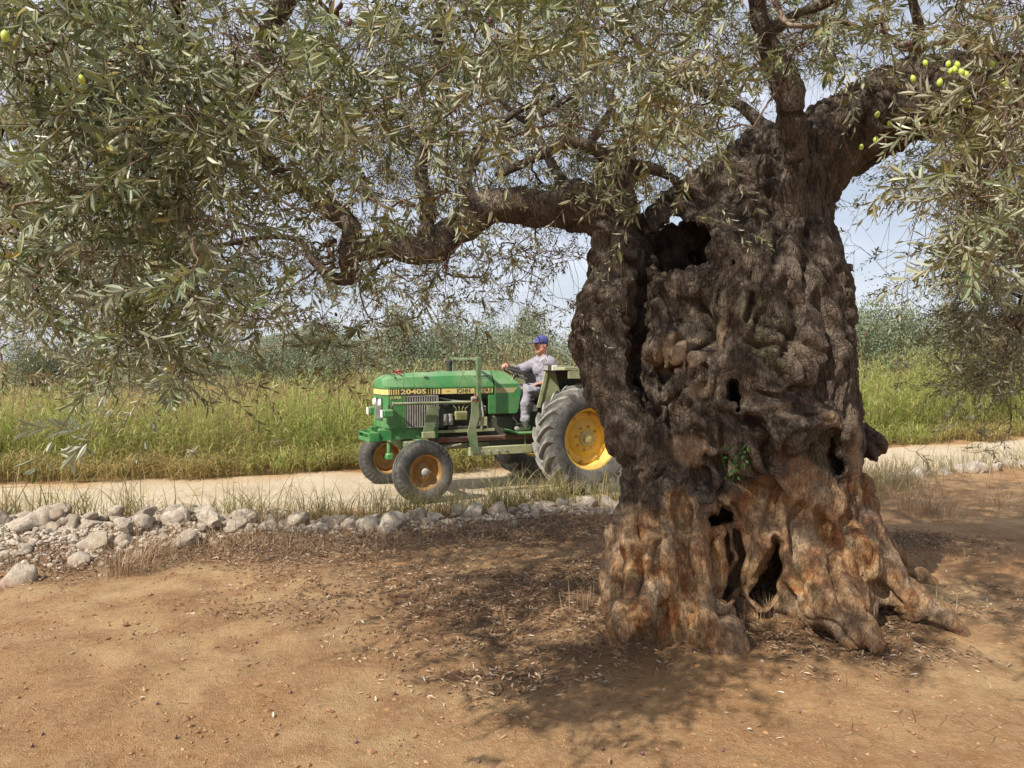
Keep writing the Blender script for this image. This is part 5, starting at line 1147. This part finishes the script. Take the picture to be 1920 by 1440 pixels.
# gravel between them
def chips(n, xf, yf_, smin, smax, seed, lift=.3, octa=False):
    r_ = np.random.default_rng(seed); t = (1 + 5 ** .5) / 2
    ico = unit(np.array([(-1, t, 0), (1, t, 0), (-1, -t, 0), (1, -t, 0), (0, -1, t), (0, 1, t), (0, -1, -t), (0, 1, -t), (t, 0, -1), (t, 0, 1), (-t, 0, -1), (-t, 0, 1)], float))
    F = np.array([(0, 11, 5), (0, 5, 1), (0, 1, 7), (0, 7, 10), (0, 10, 11), (1, 5, 9), (5, 11, 4), (11, 10, 2), (10, 7, 6), (7, 1, 8), (3, 9, 4), (3, 4, 2), (3, 2, 6), (3, 6, 8), (3, 8, 9), (4, 9, 5), (2, 4, 11), (6, 2, 10), (8, 6, 7), (9, 8, 1)])
    if octa: ico = np.array([(1, 0, 0), (-1, 0, 0), (0, 1, 0), (0, -1, 0), (0, 0, 1), (0, 0, -1)], float); F = np.array([(0, 2, 4), (2, 1, 4), (1, 3, 4), (3, 0, 4), (2, 0, 5), (1, 2, 5), (3, 1, 5), (0, 3, 5)])
    nv = len(ico); x = xf(r_, n); y = yf_(r_, x); s = smin * (smax / smin) ** (r_.random(n) ** 1.8)
    V = ico[None] * r_.uniform(.6, 1.25, (n, nv, 1)) * r_.uniform([.7, .6, .4], [1.3, 1.1, .85], (n, 3))[:, None] * s[:, None, None]
    a = r_.uniform(0, 6.28, n); ca, sa = np.cos(a)[:, None], np.sin(a)[:, None]; V = np.stack([V[..., 0] * ca - V[..., 1] * sa, V[..., 0] * sa + V[..., 1] * ca, V[..., 2]], 2)
    V += np.stack([x, y, gz(x, y) + s * lift], 1)[:, None]
    return V.reshape(-1, 3), (F[None] + (np.arange(n) * nv)[:, None, None]).reshape(-1, 3), np.repeat(r_.random(n), nv)
def m_grav(cols):
    def f(nt, b, out):
        n = N(nt); c = n.ramp(n.attr('rnd'), [(i / (len(cols) - 1), c_) for i, c_ in enumerate(cols)]); c = n.mix(n.ramp(n.noise(n.geo(), 60, 3), [(.4, 0.0), (.7, .5)]), c, (.25, .16, .09)); n.l(c, b.inputs['Base Color']); b.inputs['Roughness'].default_value = .95
    return f
V, F, rn = chips(5200, lambda r, n: np.where(r.random(n) < .5, -5.5 + np.abs(r.normal(0, 1.3, n)), r.uniform(-5.6, 1.6, n)), lambda r, x: wy(x) - .1 - np.abs(r.normal(0, 1, len(x))) * np.where(x < -3.2, .42, .16), .010, .045, 61)
grv = prop(link('gravel', np_mesh('gravel', V, F, False, {'rnd': rn}), None, node_mat('pale_chippings', m_grav([(.34, .29, .23), (.48, .43, .36), (.40, .34, .27), (.54, .50, .44)]))), 'pale stone chippings spilled along the foot of the rubble wall', 'gravel', None, 'stuff')
V, F, rn = chips(15000, lambda r, n: r.uniform(-4.2, 4.4, n), lambda r, x: 2.7 + 6.2 * r.random(len(x)) ** 1.5, .0022, .016, 62, .15, True)
cl = prop(link('soil_crumbs', np_mesh('soil_crumbs', V, F, False, {'rnd': rn}), None, node_mat('clods', m_grav([(.26, .13, .055), (.36, .20, .095), (.19, .09, .045), (.42, .27, .15)]))), 'little clods and crumbs of dry earth on the orange soil', 'soil', None, 'stuff')
# a few bigger clods lying about in the open
V, F, rn = chips(2600, lambda r, n: r.uniform(-4.2, 4.4, n), lambda r, x: 2.8 + 5.0 * r.random(len(x)) ** 1.2, .006, .022, 63, .2)
ok_ = np.repeat(fbm(np.stack([V[::12, 0] * 1.6, V[::12, 1] * 1.6, V[::12, 1] * 0], 1), 88, 2) > .02, 12); Fk = ok_[F[:, 0]]
prop(link('earth_clods', np_mesh('earth_clods', V, F[Fk], False, {'rnd': rn}), None, bpy.data.materials['clods']), 'scattered dark clods of earth on the open sunny soil at the lower left', 'soil', None, 'stuff')
# fallen leaves
nlv = 120000; x = rs.uniform(-4.6, 5.2, nlv); y = 2.7 + 6.6 * rs.random(nlv); mk = litter_mask(x, y); ok = rs.random(nlv) < np.clip(mk * 1.1, 0, .9) ; ok |= rs.random(nlv) < .006
ok &= y < ynear(x) - .2; x, y, mk = x[ok], y[ok], mk[ok]; n = len(x); a = rs.uniform(0, 6.28, n)
Pl = np.stack([x, y, gz(x, y) + rs.uniform(.003, .018, n) * (.5 + mk)], 1); Dl = np.stack([np.cos(a), np.sin(a), rs.normal(0, .28, n)], 1); Nl = np.stack([rs.normal(0, .5, n), rs.normal(0, .5, n), np.ones(n)], 1)
LV, LF = leaves(Pl, Dl, Nl, rs.uniform(.025, .055, n), rs.uniform(.007, .014, n), .5)
def m_dry(nt, b, out):
    n = N(nt); c = n.ramp(n.attr('rnd'), [(0, (.13, .072, .040)), (.35, (.22, .13, .075)), (.7, (.33, .22, .13)), (.92, (.42, .33, .22)), (.97, (.56, .51, .42)), (1, (.60, .56, .48))]); n.l(c, b.inputs['Base Color']); b.inputs['Roughness'].default_value = .8
M_DRYLEAF = node_mat('dry_leaf', m_dry)
rn = rs.random(n); rn = np.where(mk < .1, .75 + .25 * rn, rn * .97)
prop(link('leaf_litter', np_mesh('leaf_litter', LV, LF, False, {'rnd': np.repeat(rn, 6)}), None, M_DRYLEAF), 'dry brown fallen olive leaves strewn under the tree', 'leaf litter', None, 'stuff')
# fallen fruit
fo = bpy.data.meshes.new('f')
fv, ff = np.array([v.co[:] for v in d_me.vertices]), None
FV, FF = [], []; k0 = 0; pol = [tuple(p.vertices) for p in d_me.polygons]
for px, py in ((330, 1397), (740, 1305), (1160, 1235), (1204, 1416), (898, 1427), (668, 1395), (1355, 1408), (60, 1405), (295, 1330), (80, 1385), (545, 1310), (1300, 1230), (1700, 1300), (1500, 1330), (480, 1210), (760, 1180), (250, 1190), (1660, 1240), (1130, 1400)):
    d = CAM_H / ((py - 675) / FPX); p = W(px, py, d); p[2] = float(gz(p[0], p[1])) + .008; an = rs.uniform(0, 6.28); M_ = Matrix.Translation(p) @ Matrix.Rotation(an, 4, 'Z') @ Matrix.Rotation(math.pi / 2, 4, 'X')
    FV += [tuple(M_ @ Vector(q)) for q in fv * .85]; FF += [tuple(i + k0 for i in q) for q in pol]; k0 += len(fv)
fo.from_pydata(FV, [], FF); fo.polygons.foreach_set('use_smooth', [True] * len(fo.polygons))
prop(link('fallen_olives', fo, None, node_mat('fallen_olive_skin', m_fruit((.10, .04, .07), (.20, .10, .10)))), 'small dark olives dropped on the bare soil', 'olives', None, 'stuff')

# ------------------------------------------------------------------ grasses
def m_grass(cols, tipc, tipf, trans=.35, dusty=None):
    def f(nt, b, out):
        n = N(nt); c = n.ramp(n.attr('rnd'), [(i / (len(cols) - 1), c_) for i, c_ in enumerate(cols)])
        c = n.mix(n.math('MULTIPLY', n.ramp(n.attr('along'), [(0.45, 0.0), (1.0, 1.0)]), tipf), c, tipc); c = n.mix(n.attr('dry'), c, (.40, .295, .135))
        n.l(c, b.inputs['Base Color']); b.inputs['Roughness'].default_value = .6; b.inputs['Specular IOR Level'].default_value = .3
        tr = n.new('ShaderNodeBsdfTranslucent'); n.l(c, tr.inputs[0]); mx = n.new('ShaderNodeMixShader'); mx.inputs[0].default_value = trans; n.l(b.outputs[0], mx.inputs[1]); n.l(tr.outputs[0], mx.inputs[2]); n.l(mx.outputs[0], out.inputs[0])
    return f
GCOL = [(.14, .22, .03), (.23, .33, .055), (.33, .42, .09), (.44, .48, .15), (.56, .50, .23)]
M_GRASS = node_mat('tall_green_grass', m_grass(GCOL, (.42, .43, .15), .5, .45)); M_TAN = node_mat('dead_tall_grass', m_grass([(.28, .175, .075), (.42, .29, .13), (.54, .40, .20), (.36, .33, .13)], (.46, .30, .16), .5))
def blades(name, x, y, H, lean, w, mat, label, cat, nseg=4, dry=None, zoff=0, az=None, stems=0, droop=0.0, nolink=False):
    n = len(x); base = np.stack([x, y, gz(x, y) + zoff - .01], 1); az = rs.uniform(0, 6.28, n) if az is None else az
    V, F, r_, t_ = ribbons(base, az, H, lean, w, nseg, droop=droop)
    dr = np.repeat(np.zeros(n) if dry is None else np.clip(dry, 0, 1), 2 * (nseg + 1)); dr = np.clip(dr + .55 * np.clip(.35 - t_, 0, 1) * (.5 + r_), 0, 1)
    o_ = link(name, np_mesh(name, V, F, False, {'rnd': r_, 'along': t_, 'dry': dr}), None, mat); prop(o_, label, cat, None, 'stuff'); return o_
# tall green belt behind the road: culms clustered in tussocks, each with arching leaves along it
def belt(name, n_tus, xr, depth, per, hfun, mat, label, seed, leafy=5, dryf=None, xpow=1.0):
    r_ = np.random.default_rng(seed); tx = r_.uniform(*xr, n_tus); ty = yfar(tx) + depth[0] + .38 * fbm(np.stack([tx * 1.1, tx * 0, tx * 0], 1), 650, 3) + (depth[1] - depth[0]) * r_.random(n_tus) ** 1.35
    h0 = hfun(tx, ty, r_); k = np.repeat(np.arange(n_tus), per); n = len(k); rad = r_.uniform(.04, .18, n_tus)[k]; a = r_.uniform(0, 6.28, n); cx_ = tx[k] + np.cos(a) * rad * r_.random(n); cy_ = ty[k] + np.sin(a) * rad * r_.random(n)
    H = h0[k] * r_.uniform(.5, 1.12, n); lean = np.abs(r_.normal(.12, .13, n)); base = np.stack([cx_, cy_, gz(cx_, cy_) - .02], 1)
    Vs, Fs, Rs, Ts, Ds = [], [], [], [], []; dry = np.clip((dryf(tx, ty) if dryf else np.zeros(n_tus))[k] + r_.normal(0, .12, n) + (r_.random(n) < .14) * .6, 0, 1)
    V, F, q, t = ribbons(base, a, H, lean, .006 + 0 * H, 3, rs=r_); Vs.append(V); Fs.append(F); Rs.append(q); Ts.append(t); Ds.append(np.repeat(np.clip(dry + .15, 0, 1), 8)); off = len(V)
    for j in range(leafy):
        f = r_.uniform(.12, .95, n); b2 = base + np.stack([np.cos(a) * H * lean * f ** 1.9, np.sin(a) * H * lean * f ** 1.9, H * f * (1 - .3 * lean)], 1)
        az = a + r_.uniform(-2.6, 2.6, n); L = r_.uniform(.22, .50, n) * (1.1 - .3 * f); V, F, q, t = ribbons(b2, az, L * .75, r_.uniform(.6, 1.5, n), r_.uniform(.011, .020, n), 3, rs=r_, droop=.35)
        Vs.append(V); Fs.append(F + off); Rs.append(q); Ts.append(t); Ds.append(np.repeat(np.clip(dry + .5 * (f < .3) * r_.random(n), 0, 1), 8)); off += len(V)
    o_ = link(name, np_mesh(name, np.vstack(Vs), np.vstack(Fs), False, {'rnd': np.concatenate(Rs), 'along': np.concatenate(Ts), 'dry': np.concatenate(Ds)}), None, mat); prop(o_, label, 'grass', None, 'stuff'); return o_
hz = lambda x, y: fbm(np.stack([x * .45, y * .45, 0 * x], 1), 640, 3)
belt('tall_grass', 2600, (-10.5, 15.5), (.25, 5.0), 7, lambda x, y, r: (1.30 + .5 * hz(x, y)) * (.66 + .40 * sstep(0, 1.6, y - yfar(x))) * (1 + .45 * sstep(4, 8, x)), M_GRASS, 'tall arching green grass growing in a belt behind the dirt road', 71, 4, lambda x, y: .12 + .30 * hz(x + 5, y) + .6 * sstep(1.6, 4.5, y - yfar(x)))
belt('verge_grass', 1200, (-10, 13), (-.28, .7), 7, lambda x, y, r: .30 + .2 * r.random(len(x)), M_GRASS, 'short half dry grass at the foot of the green belt, along the far road edge', 72, 2, lambda x, y: .28 + .4 * hz(x, y))
belt('dead_grass', 2500, (-15, 24), (4.2, 13.0), 6, lambda x, y, r: (1.15 + .35 * hz(x, y)) * (1 + .75 * np.exp(-((x - 0.5) / 4.6) ** 2) + .45 * sstep(5, 9, x)), M_TAN, 'dead straw coloured tall grass beyond the green belt', 73, 2, lambda x, y: .30 + .35 * hz(x, y))
# weeds growing through the stones at the near road edge
n = 3300; tus = rs.uniform(-5.6, 2.0, 95); tw = tus[np.minimum(94, (95 * rs.random(n) ** 1.4).astype(int))] + rs.normal(0, .10, n); y = wy(tw) + .27 + rs.normal(0, .13, n)
blades('roadside_grass', tw, y, rs.uniform(.10, .78, n) * rs.uniform(.45, 1, n), np.abs(rs.normal(.7, .5, n)), rs.uniform(.004, .011, n), node_mat('weed_green', m_grass([(.10, .15, .035), (.18, .23, .06), (.30, .30, .12), (.42, .36, .19)], (.34, .28, .13), .5)), 'sparse green weeds sticking up behind the stones', 'grass', 5, dry=rs.uniform(0, 1.0, n) ** 1.1)
x = rs.uniform(-1.4, 1.7, 700); blades('wheel_grass', x, ynear(x) - .05 + rs.normal(0, .13, 700), rs.uniform(.08, .30, 700) * (1 + .5 * (x > .6)), np.abs(rs.normal(.5, .3, 700)), rs.uniform(.005, .010, 700), bpy.data.materials['weed_green'], 'green grass tufts at the road edge in front of the tractor wheels', 'grass', 5, dry=rs.uniform(0, .4, 700))
x = np.concatenate([rs.uniform(3.0, 9.5, 1500), rs.uniform(3.1, 5.6, 1300)]); y = np.concatenate([wy(x[:1500]) + rs.normal(.35, .35, 1500), wy(x[1500:]) - .35 + rs.normal(0, .30, 1300)])
blades('bank_weeds', x, y, rs.uniform(.15, .5, 2800), np.abs(rs.normal(.5, .4, 2800)), rs.uniform(.005, .010, 2800), node_mat('grey_green_weed', m_grass([(.13, .15, .07), (.20, .21, .11), (.31, .30, .17), (.34, .25, .14)], (.30, .24, .14), .5)), 'grey green weeds and straw on the bank right of the old trunk', 'weeds', 4, dry=rs.uniform(0, .9, 2800) ** 1.2)
M_STRAW = node_mat('straw', m_grass([(.20, .12, .065), (.32, .22, .13), (.42, .31, .19), (.27, .165, .10)], (.36, .26, .16), .3, .15))
n = 9000; x = rs.uniform(-5.2, 2.0, n); y = wy(x) - .45 - .05 + rs.normal(0, .32, n) - .1 * (x < -1); z0 = np.clip(1.15 - .35 * (x + 1.4) * (x > -1.4), 0, 1); ok = rs.random(n) < z0 * (.35 + .65 * (hz(x * 3, y * 3) > -.1)); ok &= ~((x < -3.4) & (rs.random(n) < .75)); x, y = x[ok], y[ok]; n = len(x)
blades('dry_weeds', x, y, rs.uniform(.03, .17, n) * (1 + 1.2 * (rs.random(n) < .04)), np.abs(rs.normal(1.0, .7, n)), rs.uniform(.003, .007, n), M_STRAW, 'matted dry brown weeds on the ground in front of the stones', 'weeds', 3)
# dry tussock in front of the heap, upright stalks round the trunk
def tussock(name, px, py, n, H, spread, label, cat, mat=M_STRAW, lean=.55, w=(.003, .006), group=None):
    d = CAM_H / ((py - 675) / FPX); p = W(px, py, d); a = rs.uniform(0, 6.28, n); r_ = np.abs(rs.normal(0, spread, n)); x = p[0] + np.cos(a) * r_; y = p[1] + np.sin(a) * r_
    V, F, q, t = ribbons(np.stack([x, y, gz(x, y) - .01], 1), a, rs.uniform(H * .4, H, n), np.abs(rs.normal(lean, lean * .6, n)), rs.uniform(*w, n), 5)
    o_ = link(name, np_mesh(name, V, F, False, {'rnd': q, 'along': t, 'dry': np.zeros(len(q))}), None, mat); o_['kind'] = 'thing'
    o_['label'] = label; o_['category'] = cat; return o_
def dryplant(px, py, n, H, spread, label, **k): 
    o_ = tussock('dry_plant', px, py, n, H, spread, label, 'plant', **k); del o_['kind']; return o_
dryplant(225, 1075, 150, .42, .16, 'straggly dry tussock in front of the stone heap at the left'); dryplant(265, 1050, 90, .50, .2, 'thin dead stalks leaning over the small stones, behind the left tussock')
dryplant(1740, 965, 260, .42, .22, 'dry brown bush on the bare ground right of the trunk'); dryplant(1700, 955, 120, .55, .3, 'paler dead grass clump behind the dry brown bush'); dryplant(1870, 950, 120, .35, .2, 'small grey weed clump near the right edge of the bank')
dryplant(1095, 1165, 34, .22, .10, 'few upright dead stalks beside the left foot of the trunk', lean=.10); dryplant(1810, 1060, 5, .38, .05, 'pale bare twig standing upright right of the roots', lean=.2)
dryplant(1440, 1180, 170, .16, .26, 'grey dead sprouts in the hollow between the roots', lean=.3); dryplant(1760, 1150, 14, .2, .12, 'three thin stalks at the tip of the right root', lean=.12)
dryplant(640, 960, 60, .3, .2, 'dry weed behind the stones left of the front wheel'); dryplant(500, 1010, 90, .35, .22, 'wispy dry weed over the small stones at mid wall')
# green shoots on the trunk
M_SHOOT = node_mat('fresh_shoot', m_grass([(.05, .15, .03), (.08, .22, .05)], (.10, .26, .06), .5))
shoot = empty('shoot', tuple(W(1372, 905, 4.62))); prop(shoot, 'small green leafy shoot sprouting from the middle of the old trunk', 'plant')
pts = [W(1372, 905, 4.66), W(1378, 880, 4.60), W(1385, 850, 4.58), W(1400, 832, 4.60)]; pt2 = [W(1372, 905, 4.66), W(1360, 880, 4.6), W(1352, 850, 4.58)]
under(MB().tube([tuple(p) for p in pts], .003, 5).tube([tuple(p) for p in pt2], .0025, 5).build('stem', M_SHOOT), shoot)
Ps = np.array([W(1372 + rs.normal(0, 12) + (0 if i % 2 else 14), 835 + rs.uniform(0, 60), 4.58 + rs.normal(0, .015)) for i in range(46)]); LV, LF = leaves(Ps, rs.normal(size=(46, 3)), rs.normal(size=(46, 3)) + np.array([0, -1, .5]), rs.uniform(.018, .03, 46), rs.uniform(.010, .015, 46))
under(prop(link('leaves', np_mesh('leaves', LV, LF, False, {'rnd': np.repeat(rs.random(46), 6), 'along': np.zeros(276), 'dry': np.zeros(276)}), None, M_SHOOT), None, None, None, 'stuff'), shoot)

# ------------------------------------------------------------------ young olive trees in the groves behind
def m_far(nt, b, out):
    n = N(nt); oi = n.new('ShaderNodeObjectInfo').outputs['Random']; c = n.ramp(n.attr('rnd'), [(0, (.11, .135, .07)), (.4, (.20, .235, .135)), (.8, (.31, .34, .215)), (1, (.42, .44, .32))]); c = n.mix(n.ramp(oi, [(0, 0.0), (1, .55)]), c, (.13, .16, .075)); n.l(c, b.inputs['Base Color']); b.inputs['Roughness'].default_value = .6
    tr = n.new('ShaderNodeBsdfTranslucent'); n.l(c, tr.inputs[0]); mx = n.new('ShaderNodeMixShader'); mx.inputs[0].default_value = .25; n.l(b.outputs[0], mx.inputs[1]); n.l(tr.outputs[0], mx.inputs[2]); n.l(mx.outputs[0], out.inputs[0])
M_FAR = node_mat('grove_leaf', m_far)
def grove_crown(seed, n=25000):
    """unit crown: about 1 high, 1.1 wide, made of upright leafy shoots on many boughs"""
    r_ = np.random.default_rng(seed); nb = 34; c = unit(r_.normal(size=(nb, 3))) * r_.uniform(.12, .40, (nb, 1)); c[:, 2] = np.abs(c[:, 2]) * 1.15 + .22 - .12 * r_.random(nb); c[:, :2] *= 1.2
    rad = r_.uniform(.13, .22, nb); k = r_.integers(0, nb, n); u = unit(r_.normal(size=(n, 3))) * (r_.random((n, 1)) ** .45); P = c[k] + u * rad[k][:, None] * np.array([1, 1, 1.1])
    sh = r_.random(n) < .07; P[sh] += np.array([0, 0, 1.]) * (r_.random(sh.sum()) * .16)[:, None] * (np.sin(k[sh] * 7.7) > -.3)[:, None]
    D = unit(r_.normal(size=(n, 3)) + np.array([0, 0, .15]) + u * .7); Nn = r_.normal(size=(n, 3)); S_ = unit(np.cross(Nn, D)); L = r_.uniform(.016, .027, n)[:, None]; w = L * .20
    V = np.stack([P, P + D * L * .5 - S_ * w, P + D * L, P + D * L * .5 + S_ * w], 1).reshape(-1, 3); F = np.arange(n * 4).reshape(-1, 4)
    return V, F, np.repeat(np.clip(r_.random(n) * .8 + .25 * np.sin(k * 3.3), 0, 1), 4)
CR = []
for s_ in range(4):
    V, F, q = grove_crown(900 + s_); me = np_mesh('crown', V, F, False, {'rnd': q}); me.materials.append(M_FAR); CR.append(me)
tk = MB()
for a in range(4):
    an = a * 1.6 + .3; tk.tube([(0, 0, -.02), (.015 * math.cos(an), .015 * math.sin(an), .12), (.10 * math.cos(an), .10 * math.sin(an), .30), (.22 * math.cos(an), .22 * math.sin(an), .52)], [.035, .028, .016, .006], 7)
tk_me = tk.build('trunk', M_TWIG, None, True).data; bpy.data.objects.remove(bpy.data.objects['trunk.001'])
def grove(px, d, h, wd, k, label):
    x = (px - 960) / FPX * d; t = empty('young_olive_tree', (x, d, -.05), rs.uniform(0, 6.28)); k_ = rs.uniform(.82, 1.12); t.scale = (wd * .84, wd * .84, h * 1.22 * k_); prop(t, label, 'tree', 'young olive trees in the grove behind the road')
    o1 = link('crown', CR[k % 4], t); o1['kind'] = 'stuff'; o2 = link('trunk', tk_me, t); return t
G = [(480, 27, 3.4, 3.6, 0, 'small dark olive tree far off at the left, beyond the red field'), (640, 30, 3.6, 4.2, 1, 'pale olive tree seen through the hanging twigs, left of the tractor hood'), (790, 22, 3.8, 4.6, 2, 'broad silvery olive tree right above the tractor hood'),
     (915, 23.5, 3.75, 4.6, 3, 'silvery olive tree behind the steering wheel'), (1040, 22.5, 3.5, 4.2, 0, 'silvery olive tree behind the driver, left of the old trunk'), (1140, 25, 3.6, 4.4, 1, 'olive tree mostly hidden behind the old trunk'),
     (1610, 22, 3.9, 4.4, 2, 'pale olive tree just right of the old trunk'), (1690, 23.5, 4.65, 4.2, 3, 'tallest pale olive tree in the gap right of the trunk'), (1800, 24, 4.1, 4.4, 0, 'rounded pale olive tree in the right gap, beside the hanging foliage'),
     (1900, 23, 4.3, 4.6, 1, 'pale olive tree behind the hanging foliage at the right'), (300, 33, 3.4, 4.4, 2, 'distant olive tree in the red field behind the left foliage'), (90, 36, 3.8, 4.8, 3, 'distant olive tree at the far left of the red field'), (720, 34, 3.7, 4.6, 1, 'olive tree in the second row, above the front of the tractor'), (560, 42, 4.0, 5.0, 2, 'small far olive tree below the hills'),
     (1260, 24, 3.7, 4.4, 3, 'olive tree hidden behind the hollow of the old trunk'), (870, 38, 4.4, 5.2, 0, 'olive tree of the back row, over the tractor'), (1000, 40, 4.6, 5.2, 2, 'olive tree of the back row, over the driver'), (1760, 38, 5.0, 5.4, 1, 'olive tree of the back row in the right gap'), (1630, 40, 4.8, 5.4, 0, 'olive tree of the back row beside the trunk'), (1990, 26, 4.4, 5.0, 2, 'olive tree cut by the right edge of the view'), (190, 52, 4.4, 5.4, 0, 'far olive tree low on the horizon at the left'), (400, 55, 4.4, 5.4, 1, 'far olive tree low on the horizon, second from the left')]
for g_ in G: grove(*g_)
